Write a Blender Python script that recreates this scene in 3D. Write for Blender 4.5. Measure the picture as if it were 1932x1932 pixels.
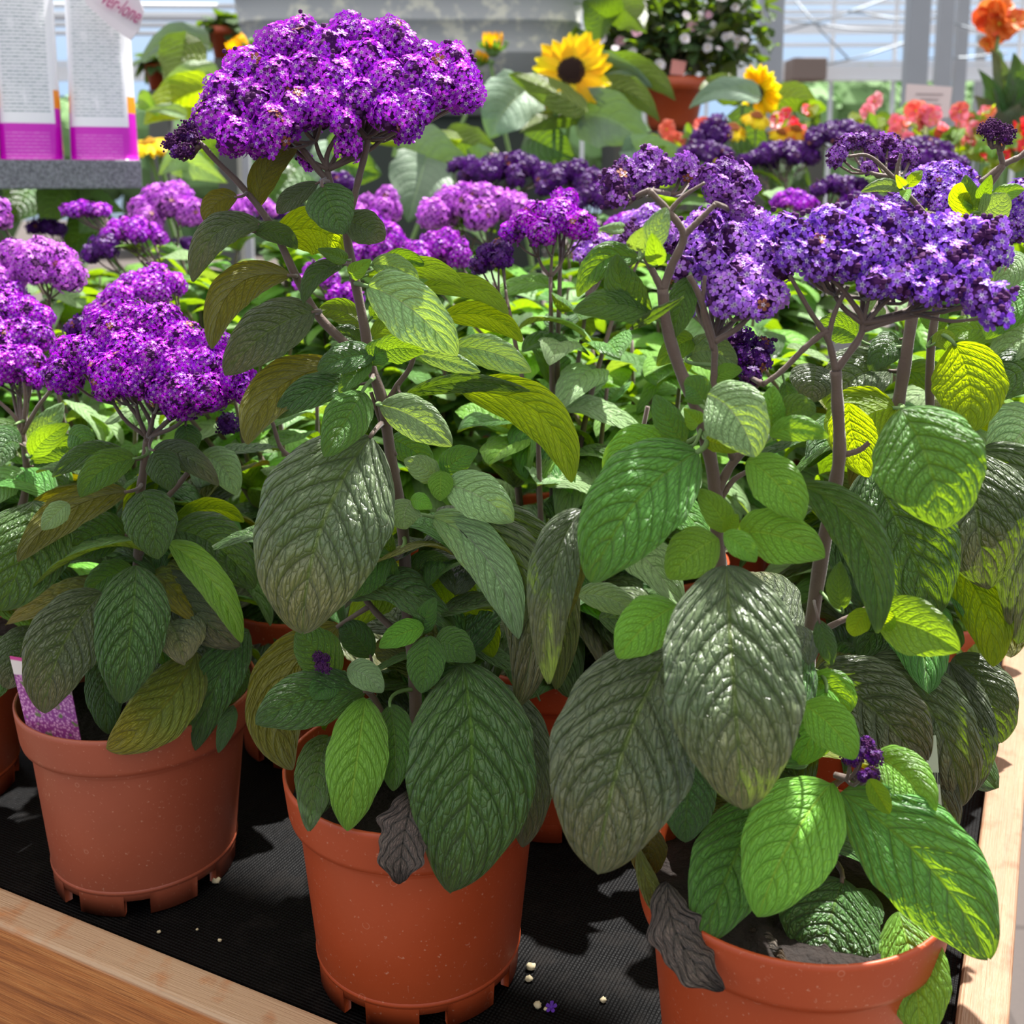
import bpy, math, random
import numpy as np
from mathutils import Vector

# ------------------------------------------------------------------ camera, sky, sun, exposure
sc = bpy.context.scene
for o in list(bpy.data.objects):
    bpy.data.objects.remove(o)
FOC, PIT, CAMZ, PPY = 2100.0, 0.1491, 0.5157, 644.0
cp, sp = math.cos(PIT), math.sin(PIT)
cam = bpy.data.objects.new('camera', bpy.data.cameras.new('camera'))
sc.collection.objects.link(cam)
cam.location = (0, 0, CAMZ)
cam.rotation_euler = (math.pi / 2 - PIT, 0, 0)
cam.data.sensor_width = 36
cam.data.lens = FOC / 1932 * 36
cam.data.shift_y = -(966 - PPY) / 1932
cam.data.clip_start = 0.02
cam.data.clip_end = 200
cam.data.dof.use_dof = True
cam.data.dof.focus_distance = 0.68
cam.data.dof.aperture_fstop = 11.0
sc.camera = cam
sc.view_settings.view_transform = 'Standard'
sc.view_settings.look = 'None'
sc.view_settings.gamma = 1
sc.view_settings.exposure = 0.38
sc.cycles.max_bounces = 8
sc.cycles.transparent_max_bounces = 8
sc.cycles.caustics_reflective = False
sc.cycles.caustics_refractive = False
sc.cycles.sample_clamp_indirect = 6

world = bpy.data.worlds.new('greenhouse_sky')
sc.world = world
world.use_nodes = True
wn, wl = world.node_tree.nodes, world.node_tree.links
bg = wn['Background']
tc = wn.new('ShaderNodeTexCoord'); sep = wn.new('ShaderNodeSeparateXYZ')
wl.new(tc.outputs['Generated'], sep.inputs[0])
zz_ = wn.new('ShaderNodeMath'); zz_.operation = 'MULTIPLY_ADD'; zz_.inputs[1].default_value = 0.5; zz_.inputs[2].default_value = 0.5
wl.new(sep.outputs['Z'], zz_.inputs[0])
rmp = wn.new('ShaderNodeValToRGB')
wl.new(zz_.outputs[0], rmp.inputs[0])
cr = rmp.color_ramp
cr.elements[0].position = 0.44; cr.elements[0].color = (0.16, 0.15, 0.14, 1)
cr.elements[1].position = 0.90; cr.elements[1].color = (1.10, 1.04, 0.98, 1)
for p_, c_ in ((0.495, (0.30, 0.40, 0.52)), (0.51, (0.34, 0.52, 0.78)), (0.58, (0.50, 0.62, 0.78)), (0.70, (0.78, 0.80, 0.82))):
    e = cr.elements.new(p_); e.color = (*c_, 1)
wl.new(rmp.outputs[0], bg.inputs[0])
bg.inputs[1].default_value = 1.05

sun = bpy.data.objects.new('sun', bpy.data.lights.new('sun', 'SUN'))
sc.collection.objects.link(sun)
SUNAZ, SUNEL = math.radians(38), math.radians(64)
sdir = Vector((math.sin(SUNAZ) * math.cos(SUNEL), math.cos(SUNAZ) * math.cos(SUNEL), math.sin(SUNEL)))
sun.rotation_euler = sdir.to_track_quat('Z', 'Y').to_euler()
sun.data.energy = 10.0
sun.data.angle = math.radians(0.8)
sun.data.color = (1.0, 0.97, 0.92)

# ------------------------------------------------------------------ helpers
rng = np.random.default_rng(7)
random.seed(7)

def A(*v): return np.array(v, float)

def at(px, py, d):
    """the point of the place seen at a photograph position, d metres away along the view"""
    u = (px - 966) / FOC; v = -(py - PPY) / FOC
    return A(u * d, d * (cp + v * sp), CAMZ + d * (-sp + v * cp))

def lin(r, g, b):
    return tuple(((c / 255 / 12.92) if c / 255 <= 0.04045 else ((c / 255 + 0.055) / 1.055) ** 2.4) for c in (r, g, b))

def unit(v):
    v = np.asarray(v, float)
    return v / (np.linalg.norm(v, axis=-1, keepdims=True) + 1e-12)

class MB:
    def __init__(s): s.V = []; s.F = []; s.M = []; s.C = []; s.U = []; s.n = 0
    def add(s, V, F, mat=0, col=(1, 1, 1), uv=None):
        V = np.asarray(V, float).reshape(-1, 3); n = len(V)
        if not isinstance(F, list): F = [F]
        for f in F:
            f = np.asarray(f, int); s.F.append(f + s.n); s.M.append(mat)
        s.V.append(V)
        c = np.asarray(col, float); c = np.broadcast_to(c, (n, 3)) if c.ndim == 1 else c
        s.C.append(c)
        s.U.append(np.zeros((n, 2)) if uv is None else np.asarray(uv, float))
        s.n += n
    def build(s, name, mats, parent=None, smooth=True):
        me = bpy.data.meshes.new(name)
        V = np.concatenate(s.V); C = np.concatenate(s.C); U = np.concatenate(s.U)
        me.vertices.add(len(V)); me.vertices.foreach_set('co', V.astype('f').ravel())
        lv = np.concatenate([f.ravel() for f in s.F])
        tot = np.concatenate([np.full(len(f), f.shape[1]) for f in s.F])
        mi = np.concatenate([np.full(len(f), m) for f, m in zip(s.F, s.M)])
        me.loops.add(len(lv)); me.loops.foreach_set('vertex_index', lv.astype('i'))
        me.polygons.add(len(tot))
        me.polygons.foreach_set('loop_start', np.concatenate([[0], np.cumsum(tot)[:-1]]).astype('i'))
        me.polygons.foreach_set('material_index', mi.astype('i'))
        me.polygons.foreach_set('use_smooth', np.full(len(tot), bool(smooth)))
        ca = me.color_attributes.new('Col', 'FLOAT_COLOR', 'POINT')
        ca.data.foreach_set('color', np.concatenate([C, np.ones((len(C), 1))], 1).astype('f').ravel())
        ul = me.uv_layers.new(name='UVMap')
        ul.data.foreach_set('uv', U[lv].astype('f').ravel())
        me.update(calc_edges=True)
        for m in (mats if isinstance(mats, (list, tuple)) else [mats]): me.materials.append(m)
        return link(name, me, parent)

def link(name, me, parent=None):
    ob = bpy.data.objects.new(name, me)
    sc.collection.objects.link(ob)
    if parent is not None:
        ob.parent = parent
        b = parent; off = Vector((0, 0, 0))
        while b is not None: off += b.location; b = b.parent
        ob.location = -off
    return ob

def tag(o, label=None, cat=None, group=None, kind=None):
    if label: o['label'] = label
    if cat: o['category'] = cat
    if group: o['group'] = group
    if kind: o['kind'] = kind
    return o

def thing(name, loc, label, cat, group=None):
    o = bpy.data.objects.new(name, None); sc.collection.objects.link(o)
    o.location = tuple(loc); o.empty_display_size = 0.03
    return tag(o, label, cat, group)

def struct(o): o['kind'] = 'structure'; return o

def gridF(nu, nv, closed=False):
    i = np.arange(nu - 1)[:, None]; j = np.arange(nv if closed else nv - 1)[None, :]
    jn = (j + 1) % nv
    return np.stack([i * nv + j, (i + 1) * nv + j, (i + 1) * nv + jn, i * nv + jn], -1).reshape(-1, 4)

def smoothpath(P, n):
    """Catmull-Rom through the points"""
    P = np.asarray(P, float)
    if len(P) == 2: return P[0] + (P[1] - P[0]) * np.linspace(0, 1, n)[:, None]
    Q = np.vstack([2 * P[0] - P[1], P, 2 * P[-1] - P[-2]])
    t = np.linspace(0, len(P) - 1 - 1e-6, n); k = t.astype(int); f = (t - k)[:, None]
    a, b, c, d = Q[k], Q[k + 1], Q[k + 2], Q[k + 3]
    return 0.5 * (2 * b + (c - a) * f + (2 * a - 5 * b + 4 * c - d) * f ** 2 + (3 * b - a - 3 * c + d) * f ** 3)

def tube(mb, P, R, k=8, mat=0, col=(1, 1, 1), cap=True):
    P = np.asarray(P, float); n = len(P); R = np.broadcast_to(np.asarray(R, float), (n,))
    T = unit(np.gradient(P, axis=0))
    ref = A(0.31, 0.17, 0.93) if abs(T[0] @ unit(A(0.31, 0.17, 0.93))) < 0.9 else A(1, 0, 0)
    S = unit(np.cross(T, ref)); B = np.cross(T, S)
    a = np.arange(k) * 2 * np.pi / k
    V = P[:, None] + R[:, None, None] * (np.cos(a)[None, :, None] * S[:, None] + np.sin(a)[None, :, None] * B[:, None])
    F = [gridF(n, k, True)]
    if cap: F += [np.arange(k)[None, :], (n - 1) * k + np.arange(k)[None, ::-1]]
    mb.add(V, F, mat, col)

def lathe(mb, prof, n=48, c=(0, 0, 0), mat=0, col=(1, 1, 1), ax=None):
    prof = np.asarray(prof, float); a = np.arange(n) * 2 * np.pi / n
    V = np.stack([prof[:, 0, None] * np.cos(a), prof[:, 0, None] * np.sin(a), np.repeat(prof[:, 1, None], n, 1)], -1)
    mb.add(V + A(*c), gridF(len(prof), n, True)[:, ::-1], mat, col)

BOXF = np.array([[0, 3, 2, 1], [4, 5, 6, 7], [0, 1, 5, 4], [1, 2, 6, 5], [2, 3, 7, 6], [3, 0, 4, 7]])
def box(mb, o, ax, ay, az, mat=0, col=(1, 1, 1)):
    """box from corner o along three edge vectors"""
    o, ax, ay, az = map(lambda q: A(*q), (o, ax, ay, az))
    b = [o, o + ax, o + ax + ay, o + ay]
    mb.add(b + [q + az for q in b], BOXF, mat, col, uv=[(0, 0), (1, 0), (1, 1), (0, 1)] * 2)

def cbox(mb, c, sx, sy, sz, mat=0, col=(1, 1, 1), yaw=0):
    ca, sa = math.cos(yaw), math.sin(yaw)
    X = A(ca, sa, 0) * sx; Y = A(-sa, ca, 0) * sy; Z = A(0, 0, sz)
    box(mb, A(*c) - X / 2 - Y / 2 - Z / 2, X, Y, Z, mat, col)

def bevel(o, w, seg=2):
    m = o.modifiers.new('bevel', 'BEVEL'); m.width = w; m.segments = seg; m.limit_method = 'ANGLE'
    return o

_ico = {}
def sphere(mb, c, r, mat=0, col=(1, 1, 1), n=10, sq=(1, 1, 1), jit=0):
    if n not in _ico:
        th = np.linspace(0, np.pi, n); ph = np.arange(n + 2) * 2 * np.pi / (n + 2)
        _ico[n] = np.stack([np.sin(th)[:, None] * np.cos(ph), np.sin(th)[:, None] * np.sin(ph), np.repeat(np.cos(th)[:, None], n + 2, 1)], -1)
    V = _ico[n].reshape(-1, 3)
    if jit: V = V * (1 + rng.normal(0, jit, (len(V), 1)))
    mb.add(A(*c) + V * r * A(*sq), gridF(n, n + 2, True)[:, ::1], mat, col)

# ------------------------------------------------------------------ materials
def mat(name):
    m = bpy.data.materials.new(name); m.use_nodes = True
    n, l = m.node_tree.nodes, m.node_tree.links
    return m, n, l, n['Principled BSDF'], n['Material Output']

def math_(n, l, op, a, b=None, clamp=False):
    q = n.new('ShaderNodeMath'); q.operation = op; q.use_clamp = clamp
    for i, x in enumerate((a, b)):
        if x is None: continue
        if isinstance(x, (int, float)): q.inputs[i].default_value = x
        else: l.new(x, q.inputs[i])
    return q.outputs[0]

def mixc(n, l, f, a, b, mode='MIX'):
    q = n.new('ShaderNodeMix'); q.data_type = 'RGBA'; q.blend_type = mode
    for s, x in ((q.inputs[0], f), (q.inputs[6], a), (q.inputs[7], b)):
        if isinstance(x, (int, float)): s.default_value = x
        elif isinstance(x, tuple): s.default_value = (*x[:3], 1)
        else: l.new(x, s)
    return q.outputs[2]

def noise(n, l, scale, detail=3, vec=None, rough=0.5, kind='ShaderNodeTexNoise'):
    q = n.new(kind); q.inputs['Scale'].default_value = scale
    if 'Detail' in q.inputs: q.inputs['Detail'].default_value = detail
    if 'Roughness' in q.inputs: q.inputs['Roughness'].default_value = rough
    if vec is not None: l.new(vec, q.inputs['Vector'])
    return q

def bump(n, l, h, bs, strength=0.5, dist=0.001):
    q = n.new('ShaderNodeBump'); q.inputs['Strength'].default_value = strength
    q.inputs['Distance'].default_value = dist
    l.new(h, q.inputs['Height']); l.new(q.outputs[0], bs.inputs['Normal'])
    return q

def simple(name, c, rough=0.5, metal=0, spec=0.5, var=0.0, vs=40, bmp=0, bscale=200, bdist=0.001):
    m, n, l, b, o = mat(name)
    b.inputs['Roughness'].default_value = rough; b.inputs['Metallic'].default_value = metal
    b.inputs['Specular IOR Level'].default_value = spec
    t = n.new('ShaderNodeTexCoord')
    if var:
        q = noise(n, l, vs, 4, t.outputs['Object'])
        l.new(mixc(n, l, q.outputs[0], tuple(x * (1 - var) for x in c), tuple(min(1, x * (1 + var)) for x in c)), b.inputs['Base Color'])
    else: b.inputs['Base Color'].default_value = (*c, 1)
    if bmp:
        q = noise(n, l, bscale, 4, t.outputs['Object']); bump(n, l, q.outputs[0], b, bmp, bdist)
    return m

def leafmat(name, top, under, vein, trans, tf=0.35, rough=0.42, quilt=1.0, K=8, sheen=0.25, veind=0.55, tipc=None, specl=0.5):
    m, n, l, b, out = mat(name)
    uv = n.new('ShaderNodeUVMap'); sp_ = n.new('ShaderNodeSeparateXYZ'); l.new(uv.outputs[0], sp_.inputs[0])
    u, v = sp_.outputs[0], sp_.outputs[1]
    a = math_(n, l, 'ABSOLUTE', math_(n, l, 'SUBTRACT', math_(n, l, 'MULTIPLY', v, 2.0), 1.0))
    ph = math_(n, l, 'MULTIPLY', math_(n, l, 'SUBTRACT', u, math_(n, l, 'ADD', math_(n, l, 'MULTIPLY', a, 0.19), math_(n, l, 'MULTIPLY', math_(n, l, 'POWER', a, 2.2), 0.20))), float(K))
    fr = math_(n, l, 'FRACT', ph)
    t = math_(n, l, 'MULTIPLY', math_(n, l, 'ABSOLUTE', math_(n, l, 'SUBTRACT', fr, 0.5)), 2.0)   # 1 on a lateral vein
    vm = math_(n, l, 'POWER', t, 12.0)
    mid = math_(n, l, 'SUBTRACT', 1.0, math_(n, l, 'MULTIPLY', a, 22.0), True)
    # fine net of veins
    cmb = n.new('ShaderNodeCombineXYZ')
    l.new(math_(n, l, 'MULTIPLY', ph, 1.9), cmb.inputs[0]); l.new(math_(n, l, 'MULTIPLY', v, 17.0), cmb.inputs[1])
    oi = n.new('ShaderNodeObjectInfo'); l.new(math_(n, l, 'MULTIPLY', oi.outputs['Random'], 30.0), cmb.inputs[2])
    vo = n.new('ShaderNodeTexVoronoi'); vo.feature = 'DISTANCE_TO_EDGE'; vo.inputs['Scale'].default_value = 1.0
    l.new(cmb.outputs[0], vo.inputs['Vector'])
    net = math_(n, l, 'SUBTRACT', 1.0, math_(n, l, 'MULTIPLY', vo.outputs[0], 7.0), True)
    vo2 = n.new('ShaderNodeTexVoronoi'); vo2.feature = 'DISTANCE_TO_EDGE'; vo2.inputs['Scale'].default_value = 2.6
    l.new(cmb.outputs[0], vo2.inputs['Vector'])
    h1 = math_(n, l, 'POWER', math_(n, l, 'MULTIPLY', vo.outputs[0], 2.2, True), 0.6)
    h2 = math_(n, l, 'POWER', math_(n, l, 'MULTIPLY', vo2.outputs[0], 2.0, True), 0.6)
    pil = math_(n, l, 'SUBTRACT', 1.0, math_(n, l, 'POWER', t, 4.0))
    h = math_(n, l, 'ADD', math_(n, l, 'ADD', math_(n, l, 'MULTIPLY', pil, 1.2), math_(n, l, 'MULTIPLY', h1, 0.75)), math_(n, l, 'MULTIPLY', h2, 0.15))
    h = math_(n, l, 'SUBTRACT', h, math_(n, l, 'MULTIPLY', mid, 0.8))
    bp = bump(n, l, h, b, 1.0 * quilt, 0.0024)
    # colour
    nz = noise(n, l, 30, 3, n.new('ShaderNodeTexCoord').outputs['Object'])
    base = mixc(n, l, nz.outputs[0], tuple(x * 0.8 for x in top), tuple(x * 1.2 for x in top))
    if tipc:
        tm = math_(n, l, 'MULTIPLY', math_(n, l, 'SUBTRACT', math_(n, l, 'ADD', u, math_(n, l, 'MULTIPLY', nz.outputs[0], 0.4)), 0.75), 2.2, True)
        base = mixc(n, l, tm, base, tipc)
    hs = n.new('ShaderNodeHueSaturation')
    l.new(math_(n, l, 'ADD', math_(n, l, 'MULTIPLY', oi.outputs['Random'], 0.03), 0.485), hs.inputs['Hue'])
    l.new(math_(n, l, 'ADD', math_(n, l, 'MULTIPLY', oi.outputs['Random'], 0.5), 0.75), hs.inputs['Value'])
    l.new(base, hs.inputs['Color'])
    dark = tuple(x * 0.30 for x in top)  # shade in the vein grooves, painted as a darker leaf colour
    vv = math_(n, l, 'MAXIMUM', math_(n, l, 'MULTIPLY', vm, veind), math_(n, l, 'MULTIPLY', net, veind * 0.5))
    c = mixc(n, l, vv, hs.outputs[0], dark)
    c = mixc(n, l, math_(n, l, 'MULTIPLY', mid, 0.8), c, vein)
    # underside: paler, veins stand out
    un_ = mixc(n, l, math_(n, l, 'MULTIPLY', math_(n, l, 'MAXIMUM', math_(n, l, 'MAXIMUM', vm, mid), math_(n, l, 'MULTIPLY', net, 0.5)), 0.7), under, tuple(x * 0.55 for x in under))
    ge = n.new('ShaderNodeNewGeometry')
    c = mixc(n, l, ge.outputs['Backfacing'], c, un_)
    l.new(c, b.inputs['Base Color'])
    b.inputs['Roughness'].default_value = rough
    b.inputs['Specular IOR Level'].default_value = specl
    b.inputs['Sheen Weight'].default_value = sheen * 0.5; b.inputs['Sheen Roughness'].default_value = 0.4
    b.inputs['Sheen Tint'].default_value = (0.9, 1, 0.85, 1)
    tr = n.new('ShaderNodeBsdfTranslucent')
    tcol = mixc(n, l, math_(n, l, 'MULTIPLY', math_(n, l, 'MAXIMUM', vm, math_(n, l, 'MULTIPLY', net, 0.45)), 0.8), trans, tuple(x * 0.35 for x in trans))
    l.new(tcol, tr.inputs[0]); l.new(bp.outputs[0], tr.inputs['Normal'])
    mx = n.new('ShaderNodeMixShader'); mx.inputs[0].default_value = tf
    l.new(b.outputs[0], mx.inputs[1]); l.new(tr.outputs[0], mx.inputs[2]); l.new(mx.outputs[0], out.inputs[0])
    return m

YG = lin(196, 224, 20)
LM = {
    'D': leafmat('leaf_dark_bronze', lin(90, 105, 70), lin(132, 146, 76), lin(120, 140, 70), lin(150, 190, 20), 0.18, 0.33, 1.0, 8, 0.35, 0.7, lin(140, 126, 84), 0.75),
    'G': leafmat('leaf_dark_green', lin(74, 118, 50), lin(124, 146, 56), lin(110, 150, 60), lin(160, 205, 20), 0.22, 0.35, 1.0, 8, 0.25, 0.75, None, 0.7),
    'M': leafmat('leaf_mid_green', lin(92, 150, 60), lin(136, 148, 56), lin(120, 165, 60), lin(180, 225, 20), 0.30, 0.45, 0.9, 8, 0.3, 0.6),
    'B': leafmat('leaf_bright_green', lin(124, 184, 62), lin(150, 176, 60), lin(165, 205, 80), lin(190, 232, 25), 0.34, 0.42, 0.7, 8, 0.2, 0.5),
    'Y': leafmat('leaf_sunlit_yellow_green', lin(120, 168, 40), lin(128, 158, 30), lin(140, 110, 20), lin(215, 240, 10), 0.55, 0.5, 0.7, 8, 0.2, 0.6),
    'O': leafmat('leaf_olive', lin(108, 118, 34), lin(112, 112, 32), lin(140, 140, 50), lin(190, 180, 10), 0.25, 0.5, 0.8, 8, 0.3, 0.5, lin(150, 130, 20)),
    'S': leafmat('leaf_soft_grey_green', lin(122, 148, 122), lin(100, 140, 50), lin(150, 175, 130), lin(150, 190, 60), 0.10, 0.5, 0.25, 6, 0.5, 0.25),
    'P': leafmat('leaf_sunlit_pale_silvery', lin(166, 206, 140), lin(140, 160, 70), lin(190, 205, 170), lin(190, 225, 60), 0.30, 0.4, 0.8, 8, 0.5, 0.5),  # pale leaf, with sunlight from above put into its colour
    'K': leafmat('leaf_dried_brown', lin(128, 112, 100), lin(92, 80, 70), lin(70, 60, 50), lin(120, 90, 40), 0.08, 0.8, 1.3, 7, 0.2, 0.3),
}
_m, _n, _l, _b, _o = mat('stem_purple_brown')
_t = _n.new('ShaderNodeTexCoord'); _q = noise(_n, _l, 60, 3, _t.outputs['Object'])
_l.new(mixc(_n, _l, _q.outputs[0], lin(80, 60, 52), lin(112, 92, 78)), _b.inputs['Base Color'])
_b.inputs['Roughness'].default_value = 0.6; _b.inputs['Sheen Weight'].default_value = 0.35
bump(_n, _l, noise(_n, _l, 900, 2, _t.outputs['Object']).outputs[0], _b, 0.4, 0.0006)
STEM = _m
GSTEM = simple('stem_green', lin(110, 140, 80), 0.6, var=0.2)

def petalmat(name, tf=0.3, rough=0.45):
    m, n, l, b, out = mat(name)
    at_ = n.new('ShaderNodeVertexColor'); at_.layer_name = 'Col'
    l.new(at_.outputs[0], b.inputs['Base Color']); b.inputs['Roughness'].default_value = rough
    b.inputs['Specular IOR Level'].default_value = 0.35
    tr = n.new('ShaderNodeBsdfTranslucent'); l.new(at_.outputs[0], tr.inputs[0])
    mx = n.new('ShaderNodeMixShader'); mx.inputs[0].default_value = tf
    l.new(b.outputs[0], mx.inputs[1]); l.new(tr.outputs[0], mx.inputs[2]); l.new(mx.outputs[0], out.inputs[0])
    return m
PETAL = petalmat('petal')
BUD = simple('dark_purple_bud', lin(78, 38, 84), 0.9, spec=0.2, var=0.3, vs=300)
SUNPETAL = petalmat('yellow_petal', 0.5)

def potmat(name, c):
    m, n, l, b, o = mat(name)
    t = n.new('ShaderNodeTexCoord')
    q1 = noise(n, l, 18, 4, t.outputs['Object']); q2 = noise(n, l, 420, 2, t.outputs['Object'])
    v = n.new('ShaderNodeTexVoronoi'); v.inputs['Scale'].default_value = 70; l.new(t.outputs['Object'], v.inputs['Vector'])
    col = mixc(n, l, q1.outputs[0], tuple(x * 0.86 for x in c), tuple(min(1, x * 1.14) for x in c))
    sp1 = math_(n, l, 'MULTIPLY', math_(n, l, 'SUBTRACT', q2.outputs[0], 0.66), 9.0, True)
    ring = math_(n, l, 'SUBTRACT', 1.0, math_(n, l, 'MULTIPLY', math_(n, l, 'ABSOLUTE', math_(n, l, 'SUBTRACT', v.outputs['Distance'], 0.16)), 40.0), True)
    gate = math_(n, l, 'GREATER_THAN', noise(n, l, 25, 1, t.outputs['Object']).outputs[0], 0.56)
    dirt = math_(n, l, 'MAXIMUM', math_(n, l, 'MULTIPLY', sp1, 0.5), math_(n, l, 'MULTIPLY', math_(n, l, 'MULTIPLY', ring, gate), 0.28))
    col = mixc(n, l, dirt, col, lin(226, 170, 140))
    l.new(col, b.inputs['Base Color'])
    b.inputs['Roughness'].default_value = 0.42
    l.new(math_(n, l, 'ADD', math_(n, l, 'MULTIPLY', q1.outputs[0], 0.2), 0.34), b.inputs['Roughness'])
    bump(n, l, q2.outputs[0], b, 0.12, 0.0005)
    return m
POT = potmat('terracotta_plastic', lin(178, 74, 36))
POT2 = potmat('terracotta_plastic_dull', lin(166, 84, 58))
SOIL = simple('potting_soil', lin(34, 26, 22), 0.95, var=0.5, vs=180, bmp=1.0, bscale=160, bdist=0.006)
# ------------------------------------------------------------------ plant builders
def profile(u, kind):
    if kind == 'ov': w = np.sin(np.pi * np.clip(u, 0, 1) ** 0.90) ** 0.64 * (1 - 0.06 * u)
    elif kind == 'broad': w = np.sin(np.pi * np.clip(u, 0, 1) ** 0.80) ** 0.58
    elif kind == 'heart': w = np.clip(np.minimum((u / 0.06) ** 0.5, 1), 0, 1) * np.clip(1 - u, 0, 1) ** 0.62 * (0.86 + 0.55 * np.sin(np.pi * np.clip(u, 0, 1)))
    else: w = np.sin(np.pi * np.clip(u, 0, 1) ** 0.75) ** 0.9
    return w / w.max()

def leafgeo(P0, P1, P2, W, N, nu=44, nv=13, kind='ov', fold=0.12, quilt=1.0, K=8, seed=0, cup=0.10, wave=0.02, twist=0.0):
    r = np.random.default_rng(seed)
    u = np.linspace(0, 1, nu); v = np.linspace(-1, 1, nv)
    U = u[:, None]
    C = (1 - U) ** 2 * P0 + 2 * U * (1 - U) * P1 + U ** 2 * P2
    T = unit(2 * (1 - U) * (P1 - P0) + 2 * U * (P2 - P1))
    S = unit(np.cross(T, N)); Nn = np.cross(S, T)
    if twist:
        a = (twist * U); S, Nn = S * np.cos(a) + Nn * np.sin(a), Nn * np.cos(a) - S * np.sin(a)
    L = np.linalg.norm(P2 - P0) + 1e-6
    w = np.maximum(profile(u, kind) * W / 2, 0.0006)
    ph = r.uniform(0, 6.28, 4)
    edge = 1 + wave * np.sin(u * 17 + ph[0]) + wave * 0.7 * np.sin(u * 31 + ph[1])
    w = w * edge
    av = np.abs(v)[None, :]
    phi = K * (U - 0.19 * av - 0.20 * av ** 2.2)
    q = np.abs(np.sin(np.pi * phi)) ** 0.6 * quilt * 0.021 * L * np.minimum(1, 3.5 * av * (1.02 - av ** 4)) * np.minimum(1, 9 * (1 - U)) * np.minimum(1, 9 * U)
    rip = wave * 1.6 * W * av ** 2 * np.sin(U * 9 + ph[2] + (v[None, :] > 0) * ph[3])
    off = w[:, None] * (fold * av * 2 - cup * 2 * av ** 2) + q + rip
    V = C[:, None] + S[:, None] * (v[None, :, None] * w[:, None, None]) + Nn[:, None] * off[..., None]
    uv = np.stack([np.repeat(U, nv, 1), np.repeat((v * 0.5 + 0.5)[None], nu, 0)], -1).reshape(-1, 2)
    F = gridF(nu, nv)
    # front face must look along the normal
    a, b, c = V[nu // 2, nv // 2], V[nu // 2 + 1, nv // 2], V[nu // 2, nv // 2 + 1]
    if np.dot(np.cross(b - a, c - a), Nn[nu // 2]) < 0: F = F[:, ::-1]
    if kind == 'heart':   # lobes fall back behind the stalk
        back = np.clip(1 - U / 0.12, 0, 1) * av ** 1.5
        V = V - T[:, None] * (back * 0.16 * L)[..., None]
    return V.reshape(-1, 3), F, uv

CAMP = A(0, 0, CAMZ)
def aimed(bx, by, tx, ty, w, d0, d1, face=1, mx=0, my=0, tilt=0, bow=0.10):
    """a leaf between two sighted points: base at depth d0, tip at depth d1, broad side tilted off the line of sight"""
    P0, P2 = at(bx, by, d0), at(tx, ty, d1)
    M = at((bx + tx) / 2 + mx, (by + ty) / 2 + my, (d0 + d1) / 2)
    ax = unit(P2 - P0); view = unit(CAMP - M)
    side = unit(np.cross(ax, view)); vn = np.cross(side, ax)
    t = math.radians(tilt)
    N = face * (vn * math.cos(t) + side * math.sin(t))
    L = np.linalg.norm(P2 - P0)
    P1 = 2 * (M + N * bow * L) - (P0 + P2) / 2
    return P0, P1, P2, w * (d0 + d1) / 2 / FOC, N

def nearest(paths, p):
    best = None
    for q in paths:
        d = np.linalg.norm(q - p, axis=1); i = d.argmin()
        if best is None or d[i] < best[0]: best = (d[i], q[i])
    return best

def leafobj(parent, cls, P0, P1, P2, W, N, stems=None, **kw):
    mb = MB()
    V, F, uv = leafgeo(P0, P1, P2, W, N, **kw)
    mb.add(V, F, 0, (1, 1, 1), uv)
    if stems:
        dist, p = nearest(stems, P0)
        if 0.002 < dist < 0.034:
            g = unit(P1 - P0); r_ = 0.0005 + min(W * 0.03, 0.0012)
            t_ = np.linspace(0, 1, 8)[:, None]; ctl = P0 - g * min(dist * 0.45, 0.012)
            path = (1 - t_) ** 2 * p + 2 * t_ * (1 - t_) * ctl + t_ ** 2 * (P0 + g * 0.002)
            tube(mb, path, np.linspace(r_ * 1.2, r_ * 0.8, 8), 6, 1)
    return mb.build('leaf', [LM[cls], GSTEM if cls in 'BYPM' else STEM], parent)

# floret templates
def floret_tpl(simple_=False):
    V = []; F = []; C = []
    for k in range(5):
        a = k * 2 * math.pi / 5
        ca, sa = math.cos(a), math.sin(a)
        pts = [(0.0, 0.0, -0.10), (0.50, -0.30, 0.06), (0.86, -0.30, 0.10), (1.0, 0.0, 0.02), (0.86, 0.30, 0.10), (0.50, 0.30, 0.06)]
        if simple_: pts = [(0, 0, -0.1), (0.75, -0.42, 0.08), (1.0, 0, 0.02), (0.75, 0.42, 0.08)]
        b = len(V)
        for x, y, z in pts: V.append((x * ca - y * sa, x * sa + y * ca, z)); C.append(0)
        F.append(list(range(b, b + len(pts))))
    fs = [np.array(F)]
    b = len(V)   # pale star eye
    n = 10 if not simple_ else 5
    V.append((0, 0, 0.06)); C.append(2)
    for k in range(n):
        a = (k / n) * 2 * math.pi; r = (0.44 if k % 2 == 0 else 0.20) if not simple_ else 0.26
        V.append((r * math.cos(a), r * math.sin(a), 0.075)); C.append(1)
    fs.append(np.array([[b, b + 1 + k, b + 1 + (k + 1) % n] for k in range(n)]))
    return np.array(V), fs, np.array(C)
FT, FTS = floret_tpl(), floret_tpl(True)

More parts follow.
